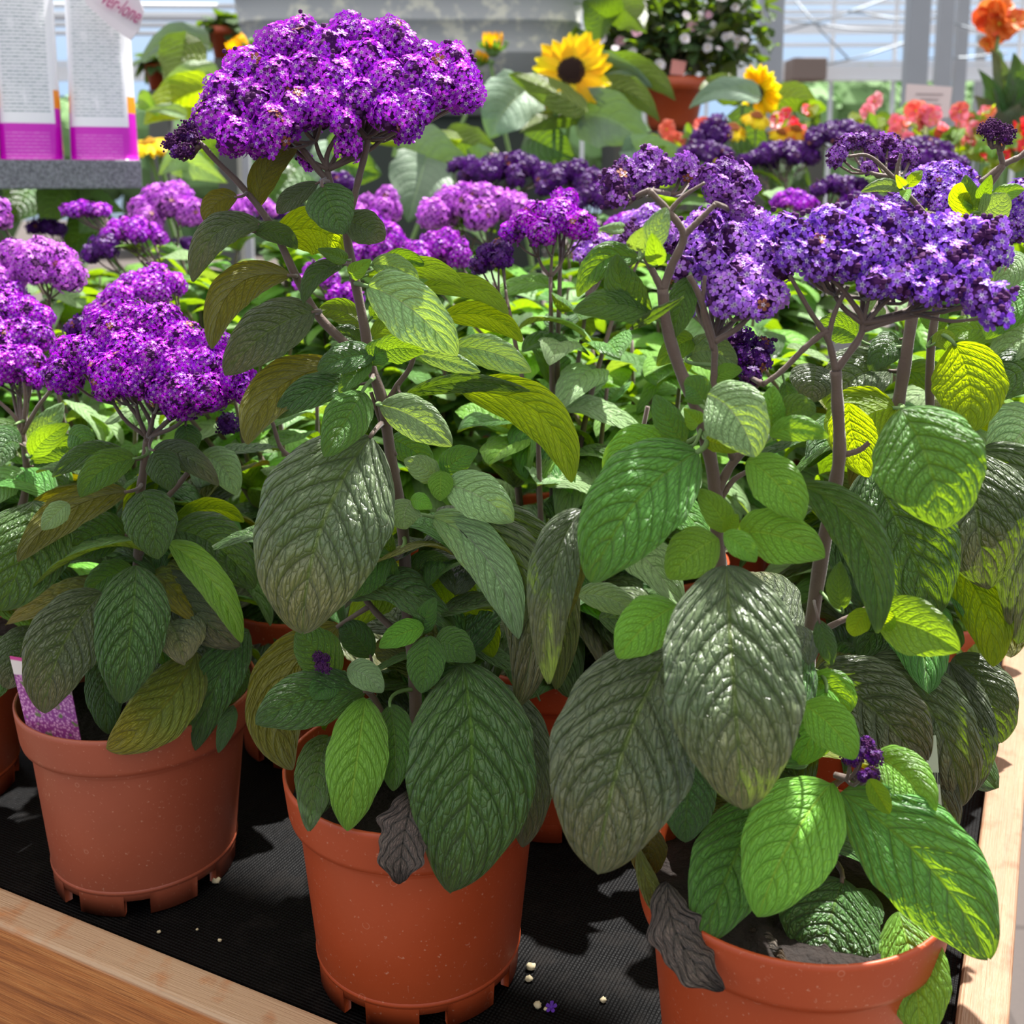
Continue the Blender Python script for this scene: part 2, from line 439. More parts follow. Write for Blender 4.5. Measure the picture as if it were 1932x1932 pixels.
PAL = {  # (petal, petal, eye)
    'V': (lin(204, 26, 226), lin(150, 20, 206), lin(236, 190, 244)),
    'N': (lin(208, 56, 232), lin(156, 30, 208), lin(246, 216, 250)),
    'L': (lin(184, 118, 240), lin(124, 62, 206), lin(238, 230, 252)),
    'Q': (lin(206, 142, 244), lin(168, 98, 228), lin(244, 228, 250)),
    'R': (lin(220, 116, 232), lin(180, 64, 214), lin(240, 190, 240)),
    'X': (lin(92, 18, 132), lin(64, 10, 100), lin(116, 50, 150)),  # dark purple of tight buds; on back-row heads it paints in their shade
    'U': (lin(176, 100, 216), lin(120, 64, 160), lin(206, 176, 224)),
}

def florets(mb, lobes, pal, size, dens=1.0, low=-0.80, tpl=None, budp=0.07, core=0.80):
    C = np.array([l[0] for l in lobes]); R = np.array([l[1] for l in lobes])
    TV, TF, TC = tpl or FT
    pa, pb, pe = (A(*x) for x in PAL[pal])
    top = C[:, 2].max()
    for ci, (c, r) in enumerate(zip(C, R)):
        n = max(10, int(4 * math.pi * r * r / (size * 0.78) ** 2 * dens * 1.25))
        i = np.arange(n * 1) + 0.5
        z = 1 - 2 * i / n; ph = i * 2.39996 + rng.uniform(0, 6)
        D = np.stack([np.sqrt(1 - z * z) * np.cos(ph), np.sqrt(1 - z * z) * np.sin(ph), z], -1)
        D = D[z > low]
        rad = r * rng.uniform(0.92, 1.14, (len(D), 1))
        P = c + D * rad
        keep = np.ones(len(P), bool)
        for cj in range(len(C)):
            if cj != ci: keep &= np.linalg.norm(P - C[cj], axis=1) > R[cj] * 0.86
        D, P = D[keep], P[keep]
        tone = rng.uniform(0.8, 1.15)
        for d, p in zip(D, P):
            n_ = unit(d + rng.normal(0, 0.28, 3)); a = unit(np.cross(n_, rng.normal(0, 1, 3))); b = np.cross(n_, a)
            s = size * rng.uniform(0.42, 0.60)
            if rng.random() < budp:
                for _ in range(3):
                    sphere(mb, p + rng.normal(0, size * 0.25, 3), size * 0.22, 1, n=4)
                continue
            f = rng.random(); col = (pa * f + pb * (1 - f)) * tone * rng.uniform(0.75, 1.2)
            if rng.random() < 0.012: col = A(*lin(150, 90, 60))
            cc = np.where(TC[:, None] == 0, col, np.where(TC[:, None] == 1, pe, A(*lin(70, 30, 70))))
            W = p + s * (TV[:, 0:1] * a + TV[:, 1:2] * b + TV[:, 2:3] * n_)
            mb.add(W, TF, 0, np.clip(cc, 0, 1))
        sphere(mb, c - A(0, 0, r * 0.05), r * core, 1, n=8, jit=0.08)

def headlobes(cx, cy, rx, ry, d, n=None, lr=None, seed=0):
    """a domed corymb: bumps spread over the top of an ellipsoid whose outline spans rx, ry at distance d"""
    r = np.random.default_rng(seed)
    lr = lr or max(13, min(rx, ry) * 0.48)
    ex, ey = max(4, rx - lr * 0.8), max(4, ry - lr * 0.8)
    n = n or int(max(5, 1.5 * math.pi * ex * max(ex * 0.6, ey) / (lr * lr * 2.3)))
    out = []
    k = d / FOC
    for i in range(n):
        t = (i + 0.5) / n; rad = math.sqrt(t); a = i * 2.39996 + r.uniform(-0.3, 0.3)
        x = rad * math.cos(a); y = rad * math.sin(a)     # y: away (+) or towards
        depth = ex * 0.75 * y * k
        h = (1 - rad ** 2) * 0.75 + 0.10 * y             # dome
        py = cy + ey * (1 - 2 * h) * 0.9
        out.append((at(cx + ex * x, py + r.uniform(-3, 3), d + depth), lr * k * r.uniform(0.8, 1.15)))
    return out

def pxlobes(lst, d, slope=0.8, back=True, seed=1):
    r = np.random.default_rng(seed)
    my = np.mean([q[1] for q in lst]); out = []
    for q in lst:
        dd = d + (my - q[1]) * d / FOC * slope + (q[3] if len(q) > 3 else 0)
        out.append((at(q[0], q[1], dd), q[2] * dd / FOC))
    if back:
        for q in lst[::2]:
            dd = d + (my - q[1]) * d / FOC * slope + 0.035 + r.uniform(0, 0.02)
            out.append((at(q[0] + r.uniform(-15, 15), q[1] + 12, dd), q[2] * 0.9 * dd / FOC))
    return out

def head(parent, lobes, pal, size=0.0054, base=None, paths=None, label=None, **kw):
    mb = MB(); florets(mb, lobes, pal, size, **kw)
    o = mb.build('flower_head', [PETAL, BUD], parent, smooth=False)
    if base is not None:    # flower stalks
        mb = MB()
        C = np.array([l[0] for l in lobes])
        order = np.argsort(C[:, 0]); groups = np.array_split(order, max(2, min(5, len(C) // 3)))
        for g in groups:
            cg = C[g].mean(0); j = base + (cg - base) * 0.5 + A(0, 0, -0.006)
            tube(mb, smoothpath([base, (base + j) / 2 + A(*(cg - base)[:2], 0) * 0.08, j], 6), np.linspace(0.0017, 0.0013, 6), 6)
            for q in g:
                tube(mb, smoothpath([j, (j + C[q]) / 2 + A(0, 0, -0.004), C[q]], 5), np.linspace(0.0011, 0.0008, 5), 5)
        mb.build('flower_stalk', [STEM], o)
    if label: o['label'] = label
    return o

def stemobj(parent, P, r0, r1, n=None, name='stem', m=None):
    mb = MB(); n = n or 8 + 5 * len(P)
    path = smoothpath(P, n)
    if name == 'stem': r0, r1 = r0 * .86, r1 * .84
    rad = np.linspace(r0, r1, n) * (1 + 0.06 * np.sin(np.linspace(0, 40, n)))
    tube(mb, path, rad, 10)
    mb.build(name, [m or STEM], parent)
    return path

# pot: feet ring, tapering wall, thick band under the rim
def pot(parent, c, m=POT, s=1.0, detail=True, tilt=0.0):
    x, y, z = c
    mb = MB()
    prof = [(0.001, .010), (.060, .010), (.0655, .012), (.0665, .018), (.0755, .108), (.0765, .112), (.0815, .1145), (.0825, .118), (.0850, .1385), (.0852, .1415), (.0838, .1425), (.0826, .1410), (.0800, .118), (.0750, .108), (.0660, .020), (.001, .020)]
    prof = [(a * s, b * s) for a, b in prof]
    lathe(mb, prof, 72 if detail else 32, (x, y, z))
    if detail:    # moulding line above the feet, and the feet between the drain slots
        lathe(mb, [(.0666 * s, .0170 * s), (.0673 * s, .0182 * s), (.0674 * s, .0192 * s), (.0668 * s, .0204 * s)], 72, (x, y, z))
    nf = 8
    for k in range(nf):
        a0 = k * 2 * math.pi / nf + 0.35; a = np.linspace(a0, a0 + 2 * math.pi / nf * 0.66, 8)
        ro, ri = .0664 * s, .0600 * s
        rows = []
        for (rr, zz) in ((ro, .0165 * s), (ro * .985, 0.0006), (ri, 0.0006), (ri, .014 * s)):
            rows.append(np.stack([x + rr * np.cos(a), y + rr * np.sin(a), np.full(8, z + zz)], -1))
        V = np.stack(rows, 0)
        mb.add(V, [gridF(4, 8), np.array([[0, 8, 16, 24]]), np.array([[7, 31, 23, 15]])])
    o = mb.build('pot', [m], parent)
    sb = MB(); n = 26
    th = np.arange(48) * 2 * math.pi / 48; rr = np.linspace(0.001, .0805 * s, 12)
    V = np.stack([x + rr[:, None] * np.cos(th), y + rr[:, None] * np.sin(th), z + (.119 + 0 * rr[:, None]) * s + rng.normal(0, .0012, (12, 48))], -1)
    sb.add(V, gridF(12, 48, True)); sb.build('soil', [SOIL], parent)
    return o

# shared leaf meshes for the plants behind
PROTO = {}
LMK = list(LM)
def proto(cls, k, low=False):
    key = (cls, k, low)
    if key not in PROTO:
        r = np.random.default_rng(100 + k)
        dr = r.uniform(0.15, 0.75)
        P0, P1, P2 = A(0, 0, 0), A(0.5, r.uniform(-.08, .08), 0.22), A(0.92, r.uniform(-.1, .1), 0.22 - dr)
        PROTO[key] = leafgeo(P0, P1, P2, r.uniform(0.50, 0.62), A(0, 0, 1), nu=14 if low else 32, nv=5 if low else 11, fold=r.uniform(0.05, 0.25), K=8, seed=k, wave=0.03)
    return PROTO[key]
PMESH = {}
def rotm(az, el, roll):
    ca, sa, ce, se, cr, sr = math.cos(az), math.sin(az), math.cos(el), math.sin(el), math.cos(roll), math.sin(roll)
    Rz = np.array([[ca, -sa, 0], [sa, ca, 0], [0, 0, 1]]); Ry = np.array([[ce, 0, -se], [0, 1, 0], [se, 0, ce]])
    Rx = np.array([[1, 0, 0], [0, cr, -sr], [0, sr, cr]])
    return Rz @ Ry @ Rx

def whorls(parent, paths, n, Lr, classes, r, t0=0.25, t1=1.0, merged=None, azf=None, elr=(-0.2, 0.45)):
    """leaves in pairs up the stems; merged collects them in one foliage mesh"""
    for i in range(n):
        p = paths[i % len(paths)]
        t = r.uniform(t0, t1); k = int(t * (len(p) - 1))
        base = p[k]
        az = r.uniform(0, 2 * math.pi)
        if azf:
            for _ in range(8):
                if azf(az): break
                az = r.uniform(0, 2 * math.pi)
        L = Lr[0] + (Lr[1] - Lr[0]) * (1 - t) * r.uniform(0.7, 1.1) + r.uniform(0, 0.01)
        cls = classes[r.integers(len(classes))]
        kk = int(r.integers(6)); R = rotm(az, r.uniform(*elr), r.uniform(-0.4, 0.4))
        base = base + R @ A(0.004, 0, 0)
        if merged is not None:
            V, F, uv = proto(cls, kk, True)
            merged.add(base + (R @ (V * L).T).T, F, LMK.index(cls), (1, 1, 1), uv)
        else:
            key = (cls, kk)
            if key not in PMESH:
                V, F, uv = proto(cls, kk); mb = MB(); mb.add(V, F, 0, (1, 1, 1), uv)
                o = mb.build('leaf', [LM[cls]]); PMESH[key] = o.data; bpy.data.objects.remove(o)
            o = bpy.data.objects.new('leaf', PMESH[key]); sc.collection.objects.link(o)
            o.parent = parent
            off = Vector((0, 0, 0)); b = parent
            while b is not None: off += b.location; b = b.parent
            o.location = Vector(base) - off
            from mathutils import Matrix
            o.rotation_euler = Matrix(R.tolist()).to_euler(); o.scale = (L, L, L)
# ------------------------------------------------------------------ the bench
E1, E2 = A(.897, -.442, 0), A(.442, .897, 0)
def tr(u, v, z=0.0): return u * E1 + v * E2 + A(0, 0, z)
YAW = math.atan2(-.442, .897)

def woodmat(name, c1, c2, c3, worn, bleach=0.0):
    m, n, l, b, o = mat(name)
    t = n.new('ShaderNodeTexCoord'); mp = n.new('ShaderNodeMapping'); l.new(t.outputs['Object'], mp.inputs[0])
    mp.inputs['Scale'].default_value = (1.2, 28, 28)
    q = noise(n, l, 5, 6, mp.outputs[0], 0.65); q.inputs['Distortion'].default_value = 0.6
    mp2 = n.new('ShaderNodeMapping'); l.new(t.outputs['Object'], mp2.inputs[0]); mp2.inputs['Scale'].default_value = (4, 160, 160)
    q2 = noise(n, l, 6, 3, mp2.outputs[0], 0.6)
    r = n.new('ShaderNodeValToRGB'); l.new(q.outputs[0], r.inputs[0])
    r.color_ramp.elements[0].position = 0.30; r.color_ramp.elements[0].color = (*c1, 1)
    r.color_ramp.elements[1].position = 0.72; r.color_ramp.elements[1].color = (*c3, 1)
    e = r.color_ramp.elements.new(0.5); e.color = (*c2, 1)
    q3 = noise(n, l, 45, 5, t.outputs['Object'])
    ge = n.new('ShaderNodeTexCoord'); sx = n.new('ShaderNodeSeparateXYZ'); l.new(ge.outputs['Object'], sx.inputs[0])
    topm = math_(n, l, 'MULTIPLY', math_(n, l, 'SUBTRACT', sx.outputs[2], 0.016 ), 400.0, True)
    wr = math_(n, l, 'MULTIPLY', math_(n, l, 'MULTIPLY', math_(n, l, 'SUBTRACT', q3.outputs[0], 0.22), 4.0, True), topm)
    c = mixc(n, l, math_(n, l, 'MULTIPLY', math_(n, l, 'SUBTRACT', q2.outputs[0], 0.45), 3.5, True), r.outputs[0], c1)
    c = mixc(n, l, math_(n, l, 'MULTIPLY', wr, bleach), c, worn)
    l.new(c, b.inputs['Base Color']); b.inputs['Roughness'].default_value = 0.55
    hh = math_(n, l, 'ADD', q.outputs[0], math_(n, l, 'ADD', q2.outputs[0], q3.outputs[0])); bump(n, l, hh, b, 0.6, 0.0012)
    return m
WOODF = woodmat('timber_orange', lin(140, 80, 36), lin(190, 116, 56), lin(214, 146, 82), lin(188, 156, 124), 0.95)
WOODR = woodmat('timber_bleached', lin(112, 70, 46), lin(138, 94, 64), lin(158, 116, 84), lin(158, 130, 104), 0.6)

def beam(u0, v0, du, dv, z0, z1, m, name, lab):
    yaw = YAW if abs(du) > abs(dv) else YAW + math.pi / 2
    c = tr(u0 + du / 2, v0 + dv / 2, 0)
    L, Wd = max(abs(du), abs(dv)), min(abs(du), abs(dv))
    mb = MB(); cbox(mb, (0, 0, (z0 + z1) / 2), L, Wd, z1 - z0)
    o = mb.build(name, [m], None, smooth=False); o.location = c; o.rotation_euler.z = yaw
    bevel(o, 0.0035, 3); return tag(o, lab, 'timber beam')
NB = 2.02
beam(-3.2, .4565, 3.2 + .0025, .029, -.085, .020, WOODF, 'timber_board', 'orange brown timber board along the front of the bench, worn on top')
beam(-.0265, .4865, .029, 3.4, -.06, .021, WOODR, 'timber_board', 'sun bleached timber rail down the side of the bench above the paving')

m, n, l, b, o = mat('black_ground_cloth')
t = n.new('ShaderNodeTexCoord')
mp = n.new('ShaderNodeMapping'); l.new(t.outputs['Object'], mp.inputs[0]); mp.inputs['Rotation'].default_value = (0, 0, -YAW)
w1 = n.new('ShaderNodeTexWave'); w1.inputs['Scale'].default_value = 130; l.new(mp.outputs[0], w1.inputs[0]); w1.bands_direction = 'X'
w2 = n.new('ShaderNodeTexWave'); w2.inputs['Scale'].default_value = 130; l.new(mp.outputs[0], w2.inputs[0]); w2.bands_direction = 'Y'
wv = math_(n, l, 'ADD', w1.outputs[1], w2.outputs[1])
d1 = noise(n, l, 30, 6, t.outputs['Object'], 0.7); d2 = noise(n, l, 600, 2, t.outputs['Object'])
dust = math_(n, l, 'MULTIPLY', math_(n, l, 'SUBTRACT', d1.outputs[0], 0.50), 2.2, True)
l.new(mixc(n, l, math_(n, l, 'MULTIPLY', dust, d2.outputs[0]), lin(6, 6, 7), lin(52, 46, 42)), b.inputs['Base Color'])
l.new(math_(n, l, 'ADD', math_(n, l, 'MULTIPLY', d1.outputs[0], 0.5), 0.32), b.inputs['Roughness'])
b.inputs['Specular IOR Level'].default_value = 0.14
bump(n, l, math_(n, l, 'ADD', wv, math_(n, l, 'MULTIPLY', d1.outputs[0], 6.0)), b, 0.5, 0.0012)
CLOTH = m
mb = MB(); nu, nv = 90, 60
uu = np.linspace(-3.2, -.0270, nu); vv = np.concatenate([[.4860, .4866, .490, .497], np.linspace(.505, 3.88, nv)])
zz = np.array([.0195, .012, .0035, .0006])
G = np.zeros((nu, len(vv), 3))
for i, a in enumerate(uu):
    for j, q in enumerate(vv):
        z = zz[j] if j < 4 else -0.0005
        G[i, j] = tr(a, q, z)
mb.add(G, gridF(nu, len(vv))[:, ::-1])
for j0 in range(len(vv) - 1): pass
side = [np.stack([tr(-.0270, q, 0) for q in vv]), np.stack([tr(-.0268, q, .018) for q in vv])]
mb.add(np.stack(side), gridF(2, len(vv)))
tag(mb.build('ground_cloth', [CLOTH], None), 'black woven cloth lining the bench under the terracotta pots', 'bench liner')

# under the bench: frame legs, floor slabs
mb = MB()
for a in (-3.1, -1.6, -.06):
    for q in (.52, 2.2, 3.8): cbox(mb, tr(a, q, -.42), .05, .05, .66, yaw=YAW)
box(mb, tr(-3.2, .4865, -.045), 3.17 * E1, 3.40 * E2, (0, 0, .042))
tag(mb.build('bench_frame', [simple('bench_grey', lin(110, 108, 104), .6)], None, False), 'grey bench frame under the black cloth and timber boards', 'bench')

m, n, l, b, o = mat('floor_slabs')
t = n.new('ShaderNodeTexCoord'); mp = n.new('ShaderNodeMapping'); l.new(t.outputs['Object'], mp.inputs[0]); mp.inputs['Rotation'].default_value = (0, 0, 0.10)
br = n.new('ShaderNodeTexBrick'); l.new(mp.outputs[0], br.inputs['Vector']); br.offset = 0
br.inputs['Scale'].default_value = 1; br.inputs['Brick Width'].default_value = .6; br.inputs['Row Height'].default_value = .3; br.inputs['Mortar Size'].default_value = .006
br.inputs['Color1'].default_value = (*lin(84, 74, 70), 1); br.inputs['Color2'].default_value = (*lin(78, 69, 65), 1); br.inputs['Mortar'].default_value = (*lin(60, 50, 46), 1)
q = noise(n, l, 120, 5, t.outputs['Object'])
l.new(mixc(n, l, math_(n, l, 'MULTIPLY', q.outputs[0], 0.5), br.outputs[0], lin(62, 55, 52)), b.inputs['Base Color']); b.inputs['Roughness'].default_value = .8
mb = MB(); box(mb, (-14, -3, -.80), (30, 0, 0), (0, 34, 0), (0, 0, .05))
struct(mb.build('floor', [m], None, False))

# ------------------------------------------------------------------ row 1: the plants in front
def daxis(k, y):   # distance of a plant's middle at photograph height y
    a = {'P1': (.770, .816), 'P2': (.671, .717), 'P3': (.570, .617), 'P0': (.860, .90), 'P4': (.745, .79)}[k]
    return a[0] + (y - 536) / 905 * (a[1] - a[0])
GRID = lambda i, j: tr(-.112 - .24 * i, .575 + .215 * j)

def stemsof(par, k, specs):
    out = []
    for pts, r0, r1 in specs:
        P = [at(p[0], p[1], daxis(k, p[1]) + (p[2] if len(p) > 2 else 0) / 100) for p in pts]
        out.append(stemobj(par, P, r0, r1))
    return out

def leaves(par, k, specs, stems):
    """base x, base y, tip x, tip y, width, class, face, mid dx, mid dy, base depth cm, tip depth cm, tilt, bow"""
    for i, sp_ in enumerate(specs):
        s = list(sp_) + [1, 0, 0, -1.5, -4, 0, .10][len(sp_) - 6:]
        bx, by, tx, ty, w, cls, face, mx, my, d0, d1, tilt, bow = s[:13]
        P0, P1, P2, W, N = aimed(bx, by, tx, ty, w, daxis(k, by) + d0 / 100, daxis(k, ty) + d1 / 100, face, mx, my, tilt, bow)
        big = w > 110
        leafobj(par, cls, P0, P1, P2, W, N, stems, nu=72 if big else 44, nv=19 if big else 13, seed=i * 7 + len(k), K=8 if big else 7,
                kind='ov', wave=.02 if cls != 'K' else .12, quilt=1.0 if cls in 'DGMOPK' else .6, fold=.14 + .05 * math.sin(i))

def fillers(par, c, n, zr, Lr, classes, seed, azc=math.pi / 2, spread=2.0, merged=None, rad=(0.0, .05)):
    """smaller leaves in the body of a plant, mostly behind its middle"""
    r = np.random.default_rng(seed)
    paths = []
    for q in range(8):
        a = r.uniform(0, 6.28); rr = r.uniform(*rad)
        P = [A(c[0], c[1], .12), A(c[0] + rr * math.cos(a), c[1] + rr * math.sin(a) + .015, (zr[0] + zr[1]) / 2), A(c[0] + 1.5 * rr * math.cos(a), c[1] + 1.5 * rr * math.sin(a) + .02, zr[1])]
        paths.append(smoothpath(P, 24))
    t0 = (zr[0] - .12) / (zr[1] - .12)
    whorls(par, paths, n, Lr, classes, r, t0, 1.0, merged, azf=lambda az: abs((az - azc + math.pi) % (2 * math.pi) - math.pi) < spread)
    return paths

# --- the tall plant in the middle pot
c2 = GRID(1, 0)
P2 = thing('potted_heliotrope', c2, 'tall purple heliotrope in the middle terracotta pot, its dome of flowers highest of all', 'potted plant')
pot(P2, c2)
st2 = stemsof(P2, 'P2', [
    ([(790, 1560), (783, 1300), (768, 1130), (760, 1000), (740, 880), (722, 760), (700, 690), (688, 620), (672, 540), (655, 450), (652, 400)], .0052, .0030),
    ([(655, 445), (662, 400), (676, 340), (690, 285), (694, 262)], .0027, .0022),
    ([(694, 262), (660, 222), (640, 190)], .0020, .0014), ([(694, 262), (722, 228), (745, 190)], .0020, .0014),
    ([(652, 420), (628, 355), (600, 320), (565, 275), (548, 262)], .0028, .0020),
    ([(625, 350), (616, 310), (622, 280), (650, 235)], .0022, .0014),
    ([(548, 262), (552, 225), (570, 200)], .0016, .0012), ([(548, 262), (510, 262), (460, 250)], .0016, .0010),
    ([(700, 690), (660, 655), (600, 595), (558, 520), (525, 450), (495, 400), (450, 345), (405, 300), (378, 270), (358, 262)], .0036, .0016),
    ([(720, 780), (748, 730), (775, 690), (790, 630)], .0026, .0016),
    ([(745, 860), (720, 800), (700, 740)], .0022, .0014),
    ([(770, 1200), (735, 1180), (690, 1130), (665, 1060)], .003, .002),
    ([(785, 1400), (740, 1380), (700, 1310), (640, 1275), (612, 1262)], .003, .0014),
    ([(785, 1300), (800, 1240), (805, 1200)], .002, .0012)])
leaves(P2, 'P2', [
    (700, 822, 572, 1192, 250, 'D', 1, -22, -10, -3, -7, 8, .14),
    (693, 540, 862, 672, 118, 'P', 1, 22, -22, -2, -5, 20, .16),
    (548, 520, 400, 658, 82, 'O', -1, -32, -52, -1, -4, 20, .05),
    (592, 588, 424, 708, 104, 'D', 1, -8, -18, -2, -5, 0, .12),
    (645, 690, 466, 838, 96, 'O', -1, -30, -38, -2, -6, 15, .06),
    (684, 738, 612, 862, 88, 'M', 1, 4, -6, -3, -6, 0),
    (492, 425, 364, 532, 66, 'D', 1, -22, -32, -1, -4, 10, .12),
    (448, 372, 392, 425, 50, 'O', -1, -12, -14, -1, -2, 0, .05),
    (486, 392, 560, 282, 56, 'O', -1, -22, -6, 0, -2, 10, .08),
    (608, 350, 648, 442, 92, 'G', 1, 0, 0, -2, -4, 0, .08),
    (600, 345, 522, 402, 44, 'D', 1, -8, 4, -1, -1, 25),
    (520, 445, 640, 490, 96, 'Y', -1, 18, -30, 1, 0, 15, .08),
    (478, 438, 560, 470, 44, 'G', 1, 10, -16, -1, -1, 20),
    (648, 412, 726, 452, 66, 'D', 1, 8, 0, -1, -2, 0),
    (650, 500, 572, 572, 42, 'G', 1, -12, -14, -1, -3, 20),
    (655, 490, 600, 470, 30, 'M', 1), (660, 520, 700, 490, 34, 'B', 1),
    (690, 520, 880, 545, 46, 'B', -1, 10, -22, 3, 2, 20),
    (790, 545, 958, 592, 50, 'B', -1, 12, -22, 4, 3, 20),
    (830, 600, 985, 645, 54, 'Y', -1, 8, -22, 4, 3, 15),
    (700, 500, 790, 540, 50, 'P', 1, 10, -14, 2, 1, 10), (720, 500, 800, 500, 40, 'M', 1, 0, -14, 3, 3, 10),
    (860, 655, 1002, 702, 66, 'P', 1, 12, -14, 0, -3, 15),
    (788, 668, 906, 702, 40, 'P', 1, 6, -6, -1, -3, 15),
    (690, 620, 600, 590, 50, 'M', -1, 0, -20, 2, 2, 10), (700, 640, 790, 640, 50, 'B', -1, 0, -24, 2, 2, 20),
    (700, 600, 770, 600, 50, 'M', 1, 0, -20, 3, 2, 20), (690, 660, 620, 640, 40, 'G', 1, 0, -16, 2, 2, 20),
    (765, 745, 1000, 738, 44, 'G', 1, 0, -28, -1, -3, 35, .05),
    (870, 738, 1078, 910, 100, 'Y', -1, 34, -42, -2, -5, 20, .08),
    (718, 765, 852, 842, 80, 'P', 1, 10, -12, -2, -5, 10),
    (712, 668, 600, 700, 60, 'G', 1, -6, -6, -3, -4, 15), (700, 690, 742, 640, 50, 'M', 1, -8, 0, -3, -3, 0),
    (712, 672, 800, 665, 60, 'M', 1, 0, -16, -3, -4, 20), (700, 680, 640, 740, 44, 'M', 1, 0, 0, -3, -4, 20),
    (680, 725, 520, 790, 66, 'G', 1, -10, -16, -2, -4, 15),
    (830, 905, 762, 868, 50, 'P', 1, 0, -4, -3, -4, 0), (838, 898, 902, 850, 56, 'M', 1, -6, -8, -3, -4, 0),
    (832, 888, 830, 945, 48, 'B', 1, 0, 0, -4, -5, 0), (842, 915, 968, 985, 88, 'P', 1, 6, -10, -4, -6, 0),
    (830, 900, 850, 850, 30, 'B', 1, 0, 0, -3, -3, 0),
    (775, 945, 768, 998, 66, 'P', 1, -8, 0, -4, -5, 0), (775, 945, 815, 960, 34, 'B', 1, 0, -6, -4, -5, 0),
    (815, 975, 978, 1205, 100, 'P', 1, 34, -44, -2, -5, 25, .12),
    (858, 972, 975, 1335, 130, 'D', 1, 88, -60, -3, -4, 20, .10),
    (880, 960, 1050, 1300, 120, 'D', 1, 58, -70, 0, -1, 10, .10),
    (800, 1185, 716, 1222, 48, 'B', 1, 0, -8, -4, -5), (810, 1200, 796, 1308, 74, 'M', 1, 0, 0, -4, -6),
    (797, 1195, 822, 1128, 44, 'M', 1, -6, 0, -3, -4), (820, 1212, 895, 1248, 66, 'M', 1, 0, -12, -4, -5),
    (740, 1048, 652, 1130, 78, 'M', 1, -8, -8, -3, -4), (742, 1050, 700, 960, 46, 'G', 1, -8, 0, -2, -3),
    (752, 1100, 700, 1010, 44, 'M', 1, -8, 0, -1, -2), (765, 1100, 850, 1060, 60, 'G', 1, 0, -14, 1, 0),
    (640, 1180, 552, 1452, 130, 'O', -1, -70, -10, 0, -4, 10, .05),
    (690, 1305, 482, 1366, 108, 'G', 1, -10, -16, -3, -6, 0, .08),
    (690, 1318, 655, 1568, 116, 'B', 1, 0, -4, -4, -9, 0, .10),
    (735, 1330, 742, 1492, 78, 'M', 1, 10, 0, -3, -7, 10),
    (620, 1390, 583, 1568, 84, 'G', 1, -8, 0, -2, -10.5, 0), (690, 1400, 600, 1540, 70, 'G', 1, -20, 0, 0, -5, 0),
    (872, 1252, 852, 1684, 240, 'G', 1, 22, -12, -4, -10, -5, .14),
    (950, 1290, 985, 1598, 110, 'D', 1, 24, 0, -1, -6, 0, .10),
    (785, 1490, 755, 1668, 100, 'K', 1, -8, 0, -8.7, -11.2, 0, .03),
    (640, 1272, 560, 1190, 84, 'M', 1, -4, -6, -3, -3, 0), (655, 1262, 722, 1306, 54, 'P', 1, 4, -8, -4, -5),
    (640, 1275, 590, 1320, 56, 'M', 1, -8, 0, -3, -5), (700, 1240, 640, 1180, 60, 'G', 1, 0, -10, 0, 0),
    (780, 1130, 900, 1160, 90, 'Y', -1, 0, -40, 3, 3, 20, .05), (850, 1160, 930, 1240, 80, 'Y', -1, 10, -20, 4, 3, 10, .05),
    (800, 1100, 660, 1190, 100, 'Y', -1, -10, -40, 3, 3, 30, .05),
    (770, 1290, 900, 1300, 80, 'G', 1, 0, -20, 2, 1), (800, 1360, 800, 1490, 90, 'G', 1, 0, 0, 1, -2, 20),
    (740, 880, 640, 900, 60, 'G', 1, 0, -12, 2, 2), (735, 830, 820, 890, 60, 'M', 1, 0, -12, 2, 1),
], st2)
fillers(P2, c2, 30, (.13, .30), (.06, .095), 'GGMDOM', 21)
top = pxlobes([(430, 180, 44), (410, 225, 40), (470, 140, 46), (480, 200, 46), (445, 255, 34), (520, 240, 40), (500, 270, 26), (530, 95, 46), (570, 75, 40), (525, 160, 48), (585, 145, 46), (560, 210, 40),
    (655, 60, 34), (620, 100, 44), (610, 200, 40), (635, 155, 46), (690, 70, 28), (690, 125, 46), (735, 70, 36), (760, 95, 34), (680, 190, 40), (740, 160, 44), (735, 215, 34), (790, 150, 44), (800, 110, 30), (785, 205, 34), (770, 235, 26),
    (830, 175, 34), (850, 115, 32), (870, 150, 34), (885, 180, 28), (650, 230, 26), (655, 275, 22, .02), (830, 140, 30)], daxis('P2', 150))
head(P2, top, 'N', .0068, at(620, 320, daxis('P2', 300)), label='large dome of violet flowers at the top')
bud = pxlobes([(325, 270, 15), (345, 255, 15), (350, 285, 14), (365, 262, 14), (335, 288, 12), (358, 240, 13)], daxis('P2', 260), back=False)
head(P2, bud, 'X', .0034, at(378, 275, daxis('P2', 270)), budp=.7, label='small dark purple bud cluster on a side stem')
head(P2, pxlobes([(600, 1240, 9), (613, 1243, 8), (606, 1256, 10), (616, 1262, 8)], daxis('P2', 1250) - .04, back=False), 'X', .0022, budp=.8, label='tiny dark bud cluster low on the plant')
head(P2, pxlobes([(575, 300, 13), (585, 312, 10)], daxis('P2', 300) + .03, back=False), 'N', .005, label='small violet sprig under the dome')

